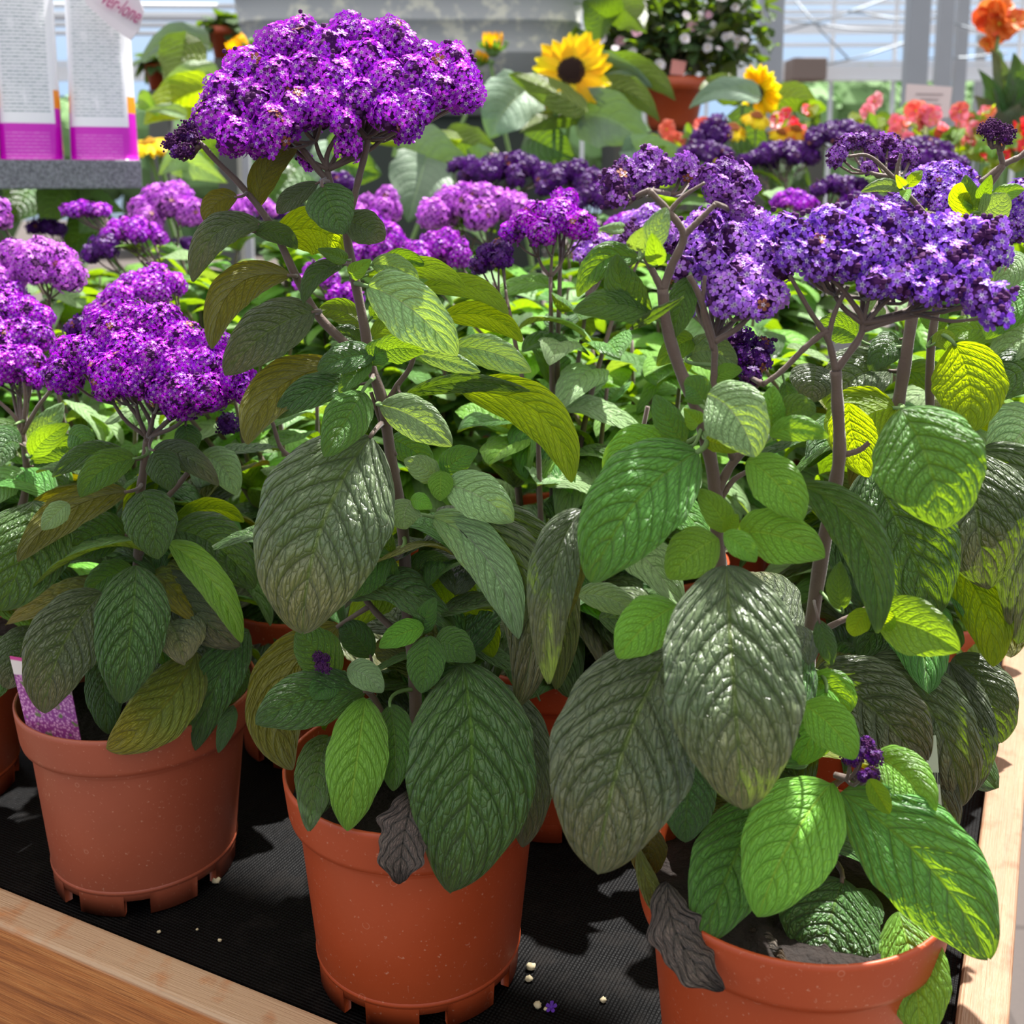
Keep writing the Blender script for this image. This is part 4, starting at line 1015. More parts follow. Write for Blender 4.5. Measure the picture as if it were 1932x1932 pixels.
m, n, l, b, o = mat('picture_card')
uvn = n.new('ShaderNodeUVMap'); sx = n.new('ShaderNodeSeparateXYZ'); l.new(uvn.outputs[0], sx.inputs[0])
mp = n.new('ShaderNodeMapping'); l.new(uvn.outputs[0], mp.inputs[0]); mp.inputs['Scale'].default_value = (1, 1.6, 1)
v = n.new('ShaderNodeTexVoronoi'); v.inputs['Scale'].default_value = 22; l.new(mp.outputs[0], v.inputs['Vector'])
q = noise(n, l, 5, 2, mp.outputs[0])
fl = mixc(n, l, math_(n, l, 'MULTIPLY', v.outputs['Distance'], 1.5, True), lin(242, 176, 220), lin(150, 60, 140))
fl = mixc(n, l, math_(n, l, 'MULTIPLY', math_(n, l, 'SUBTRACT', q.outputs[0], .58), 12, True), fl, lin(110, 120, 70))
band = math_(n, l, 'MULTIPLY', math_(n, l, 'SUBTRACT', sx.outputs[1], .80), 60, True)
fl = mixc(n, l, band, fl, lin(238, 226, 220))
edge = math_(n, l, 'MULTIPLY', math_(n, l, 'SUBTRACT', sx.outputs[1], .955), 60, True)
fl = mixc(n, l, edge, fl, lin(214, 70, 150))
l.new(fl, b.inputs['Base Color']); b.inputs['Roughness'].default_value = .35
mb = MB(); d = daxis('P1', 1400) - .046
flatplate(mb, [at(18, 1238, d + .004), at(126, 1256, d + .004), at(158, 1425, d), at(60, 1415, d)], .0012)
tag(mb.build('plant_label', [m], None, False), 'pink picture label of flowers standing in the left terracotta pot', 'plant label')

CARD = simple('grey_green_card', lin(176, 188, 160), .4)
DARK = simple('black_ink', lin(24, 26, 24), .5)
CREAM = simple('cream_ink', lin(226, 214, 176), .5)
tg = MB(); d = daxis('P4', 1450) - .112
flatplate(tg, [at(1738, 1390, d), at(1766, 1388, d), at(1782, 1580, d), at(1748, 1585, d)], .0008)
for k in range(5):
    x = 1752 + k * 4.5
    flatplate(tg, [at(x, 1458, d - .0008), at(x + 2.2, 1458, d - .0008), at(x + 3.2, 1480, d - .0008), at(x + 1, 1480, d - .0008)], .0003, 1)
flatplate(tg, [at(1744, 1440, d - .0008), at(1751, 1440, d - .0008), at(1755, 1490, d - .0008), at(1748, 1490, d - .0008)], .0003, 2)
tag(tg.build('plant_label', [CARD, DARK, CREAM], None, False), 'grey green tag with a small barcode among the leaves by the side rail', 'plant label')

PERL = simple('pale_granule', lin(210, 196, 160), .8, var=.2)
def ground(px, py, z=0.0):
    v_ = -(py - PPY) / FOC; t_ = (z - CAMZ) / (-sp + v_ * cp)
    return A((px - 966) / FOC * t_, t_ * (cp + v_ * sp), z)
GL = ['pale granule touching the foot of the left terracotta pot', 'tiny granule in front of the left pot by the board', 'larger cream granule beside the middle pot, farther of two', 'cream granule just below the larger one beside the middle pot',
      'cream granule next to the fallen violet floret', 'tiniest granule almost under the fallen floret', 'grit granule half hidden behind the middle pot', 'tiny granule midway between the left pot and middle pot',
      'tiny granule at the far left behind the board', 'small granule nearest the middle pot on its outer side', 'lone granule between the middle and right pots']
for (x, y, r_) in [(408, 1665, 9), (300, 1760, 4), (1002, 1828, 9), (998, 1850, 7), (1014, 1900, 8), (1030, 1906, 4), (975, 1620, 5), (372, 1755, 3), (130, 1680, 4), (415, 1776, 4), (1138, 1890, 6)]:
    mb = MB(); g = ground(x, y); rr = r_ * .00033
    sphere(mb, g + A(0, 0, rr * .6), rr, n=7, jit=.12, sq=(1.1, .9, .8))
    tag(mb.build('granule', [PERL]), GL.pop(0) + ' on the black cloth', 'grit', 'pale grit granules on the black cloth')
mb = MB(); g = ground(1040, 1906)
mb.add(g + A(0, 0, .0022) + .0042 * (FT[0] @ np.array([[.9, .1, .2], [-.1, .9, .3], [-.2, -.3, .9]])), FT[1], 0, A(*lin(110, 60, 190)))
tag(mb.build('fallen_floret', [PETAL], None, False), 'single fallen violet floret on the black cloth between the pots', 'flower')

# ------------------------------------------------------------------ shelf with pouches (upper left)
m, n, l, b, o = mat('speckled_grey_edge')
t = n.new('ShaderNodeTexCoord'); q = noise(n, l, 260, 3, t.outputs['Object'], .7)
l.new(mixc(n, l, math_(n, l, 'MULTIPLY', math_(n, l, 'SUBTRACT', q.outputs[0], .35), 3, True), lin(84, 86, 92), lin(150, 152, 160)), b.inputs['Base Color'])
b.inputs['Roughness'].default_value = .6; bump(n, l, q.outputs[0], b, .8, .002)
SD = 1.62
z1, z0 = at(130, 302, SD)[2], at(130, 356, SD)[2]
xr = at(267, 320, SD)[0]; yf = at(267, 320, SD)[1]
TH = math.radians(21); SX = A(math.cos(TH), math.sin(TH), 0); SY = A(-math.sin(TH), math.cos(TH), 0); S0 = A(xr, yf, 0)
mb = MB(); box(mb, S0 - SX * .75 + A(0, 0, z0), SX * .75, SY * .36, (0, 0, z1 - z0))
sh = thing('display_shelf', (S0[0] - .3, S0[1] - .1, z0), 'speckled dark grey shelf carrying white pouches over the flowers', 'shelf')
bevel(mb.build('shelf_board', [m], sh, False), .002)
mb = MB()
for xx in (-.70,): q_ = S0 + SX * xx + SY * .18; cbox(mb, (q_[0], q_[1], z0 / 2), .05, .30, z0 - .001, yaw=TH)
mb.build('shelf_support', [simple('shelf_leg', lin(90, 92, 96), .5)], sh, False)

m, n, l, b, o = mat('printed_pouch')
uvn = n.new('ShaderNodeUVMap'); sx = n.new('ShaderNodeSeparateXYZ'); l.new(uvn.outputs[0], sx.inputs[0]); U_, V_ = sx.outputs[0], sx.outputs[1]
def step_(x, t0, s=200): return math_(n, l, 'MULTIPLY', math_(n, l, 'SUBTRACT', x, t0), s, True)
def inv(x): return math_(n, l, 'SUBTRACT', 1.0, x)
br = n.new('ShaderNodeTexBrick'); mp = n.new('ShaderNodeMapping'); l.new(uvn.outputs[0], mp.inputs[0]); mp.inputs['Scale'].default_value = (1, 1, 1)
l.new(mp.outputs[0], br.inputs['Vector']); br.inputs['Scale'].default_value = 1; br.inputs['Brick Width'].default_value = .11; br.inputs['Row Height'].default_value = .0165; br.inputs['Mortar Size'].default_value = .0052
br.inputs['Color1'].default_value = (0, 0, 0, 1); br.inputs['Color2'].default_value = (.45, .45, .45, 1); br.inputs['Mortar'].default_value = (1, 1, 1, 1); br.offset = .37
nz = noise(n, l, 5, 2, uvn.outputs[0])
txt = math_(n, l, 'MULTIPLY', inv(br.outputs[0]), math_(n, l, 'MULTIPLY', step_(U_, .10), inv(step_(U_, .84))))
txt = math_(n, l, 'MULTIPLY', txt, math_(n, l, 'MULTIPLY', step_(V_, .215), inv(step_(V_, .97))))
txt = math_(n, l, 'MULTIPLY', txt, inv(math_(n, l, 'MULTIPLY', step_(nz.outputs[0], .60, 10), .9)))
base = mixc(n, l, math_(n, l, 'MULTIPLY', txt, .85), lin(242, 242, 246), lin(96, 126, 128))
side_ = math_(n, l, 'MAXIMUM', step_(U_, .90), inv(step_(U_, .035)))
org = math_(n, l, 'MULTIPLY', side_, inv(step_(V_, .32)))
base = mixc(n, l, org, base, lin(250, 150, 30))
mg = math_(n, l, 'MAXIMUM', inv(step_(V_, .165)), math_(n, l, 'MULTIPLY', side_, inv(step_(V_, .235))))
base = mixc(n, l, mg, base, lin(206, 16, 190))
lt = math_(n, l, 'MULTIPLY', math_(n, l, 'MULTIPLY', inv(br.outputs[0]), inv(step_(V_, .125))), math_(n, l, 'MULTIPLY', step_(U_, .12), inv(step_(U_, .8))))
base = mixc(n, l, math_(n, l, 'MULTIPLY', lt, .5), base, lin(240, 160, 232))
l.new(base, b.inputs['Base Color']); b.inputs['Roughness'].default_value = .22
bump(n, l, noise(n, l, 9, 3, t.outputs['Object'] if False else n.new('ShaderNodeTexCoord').outputs['Object']).outputs[0], b, .5, .006)
POUCH = m
def pouch(name, x0, x1, top, yaw, lab, flap=False, dy=0.0):
    """a stand-up pouch: wide rounded foot, flattening towards the top seal"""
    def hit(px):      # where a sight line meets the line the pouches stand on
        dr = at(px, 300, 1.0) - CAMP; o_ = S0 + SY * .05
        M_ = np.array([[dr[0], -SX[0]], [dr[1], -SX[1]]]); t__, s__ = np.linalg.solve(M_, o_[:2]); return o_ + SX * s__
    a, c_ = hit(x0), hit(x1); dd_ = np.linalg.norm((a + c_)[:2] / 2)
    w = np.linalg.norm(c_ - a); h = (300 - top) * dd_ / FOC; yaw += TH
    nu_, nv_ = 34, 60
    V = np.zeros((nu_, nv_, 3)); UV = np.zeros((nu_, nv_, 2))
    for i in range(nu_):
        t_ = i / (nu_ - 1); dep = .045 * (1 - t_) ** .8 + .002; ww = w / 2 * (1 - .05 * t_ - .03 * math.sin(t_ * 3))
        for j in range(nv_):
            ang = -math.pi / 2 - math.pi + 2 * math.pi * j / nv_      # starts at the back
            cx_, sy_ = math.cos(ang), math.sin(ang)
            X = ww * (abs(cx_) ** .55) * (1 if cx_ > 0 else -1); Y = dep * (abs(sy_) ** .8) * (1 if sy_ > 0 else -1)
            Y += .004 * math.sin(t_ * 7 + X * 60) * (1 - t_)
            V[i, j] = (X, Y, t_ * h); UV[i, j] = ((X / ww * .5 + .5), t_)
    ca, sa = math.cos(yaw), math.sin(yaw)
    R = np.array([[ca, -sa, 0], [sa, ca, 0], [0, 0, 1]])
    base_ = A((a[0] + c_[0]) / 2, (a[1] + c_[1]) / 2, z1)
    th = thing(name, base_, lab, 'pouch')
    mb = MB(); mb.add(base_ + (V.reshape(-1, 3) @ R.T), [gridF(nu_, nv_, True)[:, ::-1], np.arange(nv_)[None, :], (nu_ - 1) * nv_ + np.arange(nv_)[None, ::-1]], 0, (1, 1, 1), UV.reshape(-1, 2))
    mb.build('pouch_body', [POUCH], th)
    return th, base_, R, w, h
pouch('fertiliser_pouch', 0, 122, -60, .0, 'white printed pouch with magenta foot, the left one on the grey shelf')
th, bs, R, w, h = pouch('fertiliser_pouch', 134, 262, -34, -.10, 'white pouch with a folded grey corner, the right one on the grey shelf', dy=.0)
pouch('fertiliser_pouch', -140, -4, -60, .05, 'white pouch mostly out of view at the left end of the shelf')
# folded corner with the script lettering
FD = SD - .075
mb = MB(); fold_ = [(158, -20), (162, 8), (205, 48), (246, 76), (262, 58), (271, 20), (262, -6), (240, -22)]
P = [at(x, y, FD + (.004 if k in (0, 4, 5, 6, 7) else 0)) for k, (x, y) in enumerate(fold_)]
mb.add(np.array(P + [p + A(0, .002, 0) for p in P]), [np.arange(8)[None, ::-1], 8 + np.arange(8)[None, :], np.array([[k, (k + 1) % 8, 8 + (k + 1) % 8, 8 + k] for k in range(8)])])
mb.build('folded_corner', [simple('pouch_back', lin(214, 206, 212), .3)], th, False)
cu = bpy.data.curves.new('lettering', 'FONT'); cu.body = 'ver-lone'; cu.size = .050; cu.extrude = .0004; cu.shear = .3
ft = bpy.data.objects.new('lettering', cu); sc.collection.objects.link(ft)
dg = bpy.context.evaluated_depsgraph_get(); me = bpy.data.meshes.new_from_object(ft.evaluated_get(dg)); bpy.data.objects.remove(ft)
me.materials.clear(); me.materials.append(simple('plum_ink', lin(176, 60, 120), .4))
lt_ = bpy.data.objects.new('lettering', me); sc.collection.objects.link(lt_); lt_.parent = th
lt_.rotation_euler = (math.pi / 2, math.radians(30), 0); lt_.location = Vector(at(188, 4, FD - .004)) - th.location
lt_.scale = (.34, .62, 1)

# ------------------------------------------------------------------ what stands at the back of the bench
BZ = 0.0

def smallpot(T, c, s=1.0, m_=POT): pot(T, c, m_, s, detail=False)

def bigleaf(par, cls, bx, by, tx, ty, w, d, face=1, mx=0, my=-10, tilt=0, bow=.1, kind='heart', dd=-.03, name='leaf'):
    P0, P1, P2, W, N = aimed(bx, by, tx, ty, w, d, d + dd, face, mx, my, tilt, bow)
    mb = MB(); V, F, uv = leafgeo(P0, P1, P2, W, N, nu=26, nv=11, kind=kind, fold=.25, quilt=.25, K=6, seed=int(bx), wave=.03)
    mb.add(V, F, 0, (1, 1, 1), uv); return mb.build(name, [LM[cls]], par)

YEL = (A(*lin(255, 230, 20)), A(*lin(252, 208, 8)))
def rayflower(par, c, N, R, npet=20, disc=.38, cols=YEL, dcol=lin(70, 34, 14), layers=2, name='flower_head', droop=.1, seed=0, cup=0.0):
    r = np.random.default_rng(seed); N = unit(N); a = unit(np.cross(N, A(0, 0, 1) + 1e-3)); b = np.cross(N, a)
    mb = MB()
    for L in range(layers):
        for k in range(npet):
            t_ = (k + .5 * L) * 2 * math.pi / npet + r.uniform(-.08, .08); rd = math.cos(t_) * a + math.sin(t_) * b; sd = np.cross(N, rd)
            ln = R * r.uniform(.82, 1.08); w = ln * .22 * 16 / npet
            z = r.uniform(-.1, .1) * R; P = []
            for s_, ww in ((disc * .7, .5), (.5, 1.0), (.78, .9), (1.0, .12)):
                q_ = rd * ln * s_ * (1 - cup * s_ * .6) + N * (z * s_ - droop * R * s_ ** 2 + cup * R * s_ - L * .02 * R)
                P += [c + q_ - sd * w * ww, c + q_ + N * w * .15, c + q_ + sd * w * ww]
            col = cols[0] * r.uniform(.85, 1.1) if r.random() < .6 else cols[1] * r.uniform(.9, 1.1)
            mb.add(P, gridF(4, 3), 0, np.clip(col, 0, 1))
    o = mb.build(name, [SUNPETAL], par, False); mb = MB()
    for k in range(160):
        q_ = (k + .5) / 160; rr = R * disc * math.sqrt(q_); t_ = k * 2.39996
        sphere(mb, c + rr * (math.cos(t_) * a + math.sin(t_) * b) + N * R * .12 * (1 - q_ * .8), R * disc * .085, 0, n=4)
    sphere(mb, c - N * R * .05, R * disc * .98, 0, n=8, sq=(1, 1, 1) if abs(N[2]) > 2 else (.9, .35, .9))
    mb.build('flower_disc', [simple('disc_' + str(len(bpy.data.materials)), dcol, .8, var=.3, vs=300)], o, False)
    return o

def budflower(par, c, up, R, seed=0):
    """half open sunflower seen from the side: green bracts below, petals pointing up"""
    r = np.random.default_rng(seed); up = unit(up); a = unit(np.cross(up, A(0.2, 1, 0))); b = np.cross(up, a)
    mb = MB()
    for L, (n_, len_, col, spread, base) in enumerate(((16, 1.0, lin(250, 196, 8), .35, .35), (12, .95, lin(240, 170, 4), .15, .2), (14, .75, lin(96, 140, 40), .62, .45))):
        for k in range(n_):
            t_ = k * 2 * math.pi / n_ + r.uniform(-.1, .1); rd = math.cos(t_) * a + math.sin(t_) * b; sd = np.cross(up, rd); w = R * .15; P = []
            for s_, ww in ((0, .5), (.4, 1), (.75, .8), (1, .1)):
                q_ = rd * R * (base + spread * math.sin(s_ * 2.2)) + up * R * len_ * s_ * (1.3 if L < 2 else 1)
                P += [c + q_ - sd * w * ww, c + q_ + rd * w * .2, c + q_ + sd * w * ww]
            mb.add(P, gridF(4, 3), 0, np.clip(A(*col) * r.uniform(.85, 1.1), 0, 1))
    sphere(mb, c + up * R * .15, R * .5, 1, n=8)
    return mb.build('flower_head', [SUNPETAL, GSTEM], par, False)

def sunflowerplant(x, y, label, heads, lv, dark=lin(50, 24, 14)):
    T = thing('potted_sunflower', (x, y, BZ), label, 'potted plant')
    smallpot(T, A(x, y, BZ), 1.0)
    for (px, py, d, kind, R, nd) in heads:
        h_ = at(px, py, d)
        b_ = h_ + (A(*nd) if nd is not None else A(0, 0, 1)) * -.02
        stemobj(T, [A(x, y, BZ + .12), A(x + (h_[0] - x) * .35, y + (h_[1] - y) * .35, (BZ + h_[2]) / 2), b_ + A(0, .01, -.03), b_], .006, .0045, 14, m=GSTEM)
        if kind == 'f': rayflower(T, h_, A(*nd), R, 20, .36, dcol=dark, droop=.0, seed=int(px))
        elif kind == 'y': rayflower(T, h_, A(*nd), R, 26, .3, dcol=lin(200, 150, 10), droop=.25, layers=3, seed=int(px))
        else: budflower(T, h_, A(*nd), R, seed=int(px))
    for s_ in lv: bigleaf(T, *s_)
    return T
sunflowerplant(.07, 2.2, 'sunflower with an open dark centred bloom in front of the weathered tub',
    [(1078, 134, 2.03, 'f', .072, (-.15, -1, .2)), (930, 98, 2.25, 'b', .030, (0, 0, 1)), (1050, 194, 2.03, 'y', .030, (0, -.5, -.9))],
    [('S', 985, 175, 925, 262, 118, 2.1, 1, -10, 0, 0), ('G', 1090, 200, 960, 140, 60, 2.0, -1, 0, -10, 20, .1), ('G', 1090, 215, 980, 250, 44, 2.05, -1, 0, -10, 10), ('S', 1100, 215, 1225, 285, 110, 2.05, 1, 10, -18, 10),
     ('S', 1110, 120, 1230, 165, 60, 2.15, 1, 6, -14, 20), ('G', 1120, 130, 1275, 190, 66, 2.12, -1, 10, -16, 20), ('G', 1140, 170, 1245, 230, 60, 2.1, -1, 0, -20, 10), ('S', 1190, 285, 1330, 330, 70, 2.0, 1, 0, -14, 10),
     ('G', 1040, 150, 990, 170, 80, 2.2, 1, 0, 0, 0), ('G', 1000, 260, 1090, 300, 90, 2.1, 1, 0, 0, 0), ('G', 1150, 40, 1100, 0, 90, 2.3, 1, 0, 0, 0), ('G', 1160, 10, 1220, 60, 70, 2.3, -1, 0, -8, 0)])
sunflowerplant(-.28, 2.15, 'sunflower hidden behind the tall heliotrope, with broad drooping grey green leaves',
    [(462, 104, 2.2, 'b', .030, (-.5, -.2, .8)), (905, 120, 2.3, 'b', .02, (.3, 0, 1))],
    [('S', 760, 300, 900, 330, 150, 2.0, 1, 0, 0, 0), ('S', 800, 310, 770, 420, 120, 1.95, 1, 0, 0, 0), ('S', 900, 320, 960, 300, 90, 2.05, 1, 0, 0, 0), ('Y', 850, 262, 700, 268, 44, 2.0, -1, 0, -8, 20),
     ('G', 620, 300, 720, 330, 110, 2.1, 1, 0, 0, 0), ('G', 560, 320, 480, 400, 100, 2.05, 1, 0, 0, 0), ('G', 850, 260, 940, 290, 70, 2.1, -1, 0, 0, 0), ('S', 640, 290, 600, 400, 100, 2.1, 1, 0, 0, 0)])
sunflowerplant(-.62, 2.25, 'sunflower with bright backlit leaves right of the white pouches',
    [(282, 268, 2.1, 'y', .045, (0, -.4, 1)), (305, 275, 2.15, 'y', .03, (.3, -.4, 1)), (60 + 85, 372, 2.0, 'b', .012, (0, 0, 1))],
    [('S', 380, 80, 262, 120, 56, 2.2, 1, 0, -20, 20), ('G', 350, 75, 310, 160, 90, 2.15, -1, 10, 0, 0), ('P', 400, 140, 300, 172, 50, 2.1, 1, 0, -8, 20), ('Y', 380, 170, 272, 235, 90, 2.05, -1, 0, -16, 10),
     ('B', 260, 190, 300, 220, 40, 2.05, 1, 0, -8, 0), ('P', 345, 215, 275, 210, 26, 2.0, 1, 0, -4, 20), ('P', 330, 300, 430, 345, 60, 1.95, 1, 0, -10, 20), ('P', 370, 290, 300, 330, 60, 1.95, 1, 0, -8, 10), ('G', 360, 300, 420, 260, 80, 2.0, 1, 0, 0, 0), ('P', 120, 350, 80, 430, 80, 1.9, 1, 0, 0, 0),
     ('P', 150, 362, 235, 400, 60, 1.9, 1, 0, -6, 20), ('G', 60, 350, 20, 420, 90, 1.95, 1, 0, 0, 0), ('G', 200, 420, 120, 470, 110, 1.9, 1, 0, 0, 0), ('P', 190, 400, 150, 440, 60, 1.85, 1, 0, 0, 0), ('G', 410, 180, 400, 280, 90, 2.2, 1, 0, 0, 0)])
sunflowerplant(.44, 2.2, 'sunflower seen from behind, its yellow rays curling at the post',
    [(1432, 175, 2.15, 'f', .052, (.75, .55, .15))],
    [('S', 1420, 178, 1300, 205, 50, 2.1, 1, -8, -14, 20), ('G', 1400, 175, 1320, 170, 60, 2.15, -1, 0, -10, 10), ('G', 1455, 195, 1548, 225, 60, 2.15, -1, 4, -22, 10), ('G', 1380, 230, 1450, 300, 90, 2.1, 1, 0, 0, 0)])

# daisies
for (px, py, R, lab, cols) in [(1384, 240, .028, 'yellow and orange daisy on top of the little group', YEL), (1355, 282, .026, 'shaggy yellow daisy lowest of the group', YEL), (1428, 218, .028, 'flat yellow daisy beside the curled sunflower', YEL), (1475, 250, .024, 'yellow daisy against the dark violet flowers', YEL), (1502, 243, .026, 'orange rimmed yellow daisy next to red petals', (A(*lin(244, 140, 20)), A(*lin(240, 180, 10))))]:
    d = 1.98; g = at(px, py, d)
    T = thing('daisy_plant', (g[0], 2.12, BZ), lab, 'flower')
    stemobj(T, [A(g[0], 2.12, BZ + .02), A(g[0] + .005, 2.08, (BZ + g[2]) / 2), g + A(0, .004, -.006)], .003, .002, 10, m=GSTEM)
    rayflower(T, g, A(.1, -.55, .8), R, 14, .4, cols=cols, dcol=lin(150, 80, 16), layers=2, droop=.45, seed=px)
    for k in range(5): bigleaf(T, 'G', px, py + 60, px + (-30 + 15 * k), py + 120, 24, d + .03, 1, 0, 0, 0, kind='lance')

# begonias: ruffled petals in loose clusters over bright leaves
def ruffled(par, c, R, cols, r, name='flower_head', npet=5):
    mb = MB(); N = unit(A(r.normal(0, .5), -1, r.normal(.2, .5))); a = unit(np.cross(N, A(0, 0, 1))); b = np.cross(N, a)
    for k in range(npet):
        t_ = k * 2 * math.pi / npet + r.uniform(-.3, .3); rd = math.cos(t_) * a + math.sin(t_) * b; sd = np.cross(N, rd)
        V = []; nn = 6
        for i in range(nn):
            s_ = i / (nn - 1)
            for j in range(5):
                q_ = (j - 2) / 2
                w = R * .62 * math.sin(math.pi * min(1, s_ * .85 + .08)) ** .6
                V.append(c + rd * R * s_ + sd * q_ * w + N * R * (.25 * s_ * (1 - s_) * 4 * .3 + .12 * q_ * q_ + .08 * math.sin(5 * q_ + k + s_ * 6) * s_))
        mb.add(V, gridF(nn, 5), 0, np.clip(A(*cols[r.integers(len(cols))]) * r.uniform(.9, 1.1), 0, 1))
    sphere(mb, c - N * R * .02, R * .16, 0, lin(240, 210, 60), n=5)
    return mb.build(name, [PETAL], par)
PINK = (lin(250, 140, 160), lin(250, 180, 190), lin(244, 110, 140)); RED = (lin(236, 30, 50), lin(250, 50, 50)); CORAL = (lin(244, 110, 96), lin(250, 140, 120))
r = np.random.default_rng(77)
for q, (x0, x1, y0, y1, d, pal, n_, lab) in enumerate([
    (1625, 1705, 180, 270, 2.05, PINK, 9, 'pink begonia with yellow green leaves at the foot of the first grey post'),
    (1705, 1800, 195, 290, 2.0, PINK + CORAL, 14, 'pink begonia in front of the pale price card'),
    (1800, 1880, 185, 290, 1.95, PINK + CORAL, 13, 'pink begonia between the price card and the canna'),
    (1860, 1950, 225, 300, 1.85, RED, 9, 'red begonia at the right edge behind the dark buds'),
    (1450, 1530, 205, 245, 2.1, PINK + RED, 6, 'pink and red begonia behind the yellow daisies'),
    (1210, 1345, 235, 275, 2.0, CORAL, 4, 'coral flowered begonia under the terracotta pot')]):
    g = at((x0 + x1) / 2, y1, d)
    T = thing('potted_begonia', (g[0], g[1] + .06, BZ), lab, 'potted plant')
    smallpot(T, A(g[0], g[1] + .06, BZ), .8)
    for k in range(n_):
        px, py = r.uniform(x0, x1), r.uniform(y0, y1); c = at(px, py, d + r.uniform(-.04, .04))
        ruffled(T, c, r.uniform(.012, .021), pal, r)
        stemobj(T, [A(g[0], g[1] + .06, BZ + .09), (A(g[0], g[1] + .06, BZ + .09) + c) / 2 + A(0, 0, .03), c + A(0, .004, -.004)], .002, .0012, 8, m=GSTEM)
    for k in range(max(8, int(n_ * 1.6))):
        px, py = r.uniform(x0, x1), r.uniform((y0 + y1) / 2 - 25, y1 + 15)
        bigleaf(T, 'YBYG'[k % 4], px, py, px + r.uniform(-36, 36), py + r.uniform(-5, 30), 30, d + r.uniform(-.02, .05), 1 if k % 2 else -1, 0, -4, 0, kind='broad')

# canna, upper right
g = at(1900, 240, 2.6)
T = thing('potted_canna', (g[0], g[1], BZ), 'tall canna lily with a ruffled orange bloom and dark sword leaves', 'potted plant')
smallpot(T, A(g[0], g[1], BZ), 1.3)
stemobj(T, [A(g[0], g[1], BZ + .15), at(1890, 160, 2.6), at(1880, 95, 2.6), at(1885, 60, 2.6)], .008, .006, 14, m=GSTEM)
for (px, py, R) in [(1885, 45, .045), (1868, 30, .04), (1900, 25, .04), (1875, 60, .035), (1912, 40, .035), (1862, 85, .022), (1890, 15, .03)]:
    ruffled(T, at(px, py, 2.6), R, (lin(236, 120, 40), lin(226, 90, 40), lin(244, 150, 70)), r)
for s_ in [(1890, 230, 1868, 90, 40), (1900, 230, 1932, 120, 60), (1880, 235, 1845, 130, 34), (1905, 240, 1960, 160, 60), (1895, 235, 1912, 100, 50), (1890, 250, 1930, 190, 60), (1870, 250, 1838, 180, 44), (1890, 260, 1850, 210, 50)]:
    bigleaf(T, 'GGDG'[s_[0] % 4], s_[0], s_[1], s_[2], s_[3], s_[4], 2.6, 1, 8, 0, 20, kind='lance')

# price card
mb = MB(); d = 2.5
flatplate(mb, [at(1711, 158, d), at(1797, 164, d), at(1790, 222, d), at(1706, 218, d)], .003)
for k, (a_, b_) in enumerate(((.2, .8), (.3, .7), (.25, .75), (.35, .6))):
    y = 176 + k * 10
    flatplate(mb, [at(1711 + 86 * a_, y, d - .003), at(1711 + 86 * b_, y + 1, d - .003), at(1711 + 86 * b_, y + 2.6, d - .003), at(1711 + 86 * a_, y + 1.6, d - .003)], .0008, 1)
tube(mb, [at(1740, 200, d + .01), ground(1740, 500) * 0 + A(at(1740, 200, d)[0], at(1740, 200, d)[1] + .01, BZ)], .003, 6, 1)
tag(mb.build('price_card', [simple('card_pinkish', lin(226, 206, 204), .5), simple('card_ink', lin(150, 130, 130), .5)], None, False), 'pale pinkish price card standing among the begonias', 'sign')

# terracotta pot with a white and pink flowering shrub
d = 2.75; g = at(1268, 250, d); TB = g[2]
T = thing('potted_shrub', (g[0], g[1], TB), 'leafy shrub with small white and pink flowers in a raised terracotta pot', 'potted plant')
pz = (at(1268, 150, d)[2] - TB)
mb = MB(); lathe(mb, [(.001, .003), (.052, .003), (.060, .02), (.0745, pz * .75), (.082, pz * .76), (.084, pz), (.080, pz), (.074, pz * .9), (.001, pz * .88)], 40, (g[0], g[1], TB)); mb.build('pot', [POT], T)
mb = MB(); rr_ = np.random.default_rng(5); fol = MB()
for k in range(60):
    ex, ey = rr_.uniform(1110, 1440), rr_.uniform(-70, 150)
    if ey > 110 and not 1180 < ex < 1360: ey -= 60
    e_ = at(ex, ey, d + rr_.uniform(-.10, .2)); s_ = A(g[0], g[1], TB + pz * .9)
    path = smoothpath([s_, (s_ + e_) / 2 + A(rr_.normal(0, .02), 0, .05), e_], 10); tube(mb, path, np.linspace(.0025, .001, 10), 5)
    for q in range(26):
        p = path[rr_.integers(3, 10)] + rr_.normal(0, .024, 3)
        V, F, uv = proto('G', int(rr_.integers(6)), True); R_ = rotm(rr_.uniform(0, 6.28), rr_.uniform(-.6, .9), rr_.uniform(-1, 1))
        fol.add(p + (R_ @ (V * rr_.uniform(.032, .06)).T).T, F, int(rr_.integers(4)), (1, 1, 1), uv)
mb.build('branches', [STEM], T); fol.build('foliage', [LM['G'], LM['G'], LM['M'], LM['D']], T)
for k in range(34):
    ruffled(T, at(rr_.uniform(1130, 1410), rr_.uniform(-20, 130), d - .11 + rr_.uniform(-.02, .03)), rr_.uniform(.007, .015), ((lin(244, 236, 240),), (lin(240, 190, 210),))[int(k % 6 == 0)], rr_, name='blossom')
mb = MB(); flatplate(mb, [at(1268, 112, d - .08), at(1296, 116, d - .08), at(1290, 142, d - .08), at(1264, 140, d - .08)], .001)
mb.build('pot_sticker', [simple('sticker_rose', lin(220, 140, 130), .4)], T, False)
# stand under it
mb = MB(); cbox(mb, (g[0] + .1, g[1] + .1, (TB + BZ) / 2), .5, .4, TB - BZ - .002)
tag(mb.build('crate', [simple('crate_grey', lin(84, 84, 80), .7)], None, False), 'dark crate raising the white flowered shrub behind the sunflowers', 'crate')

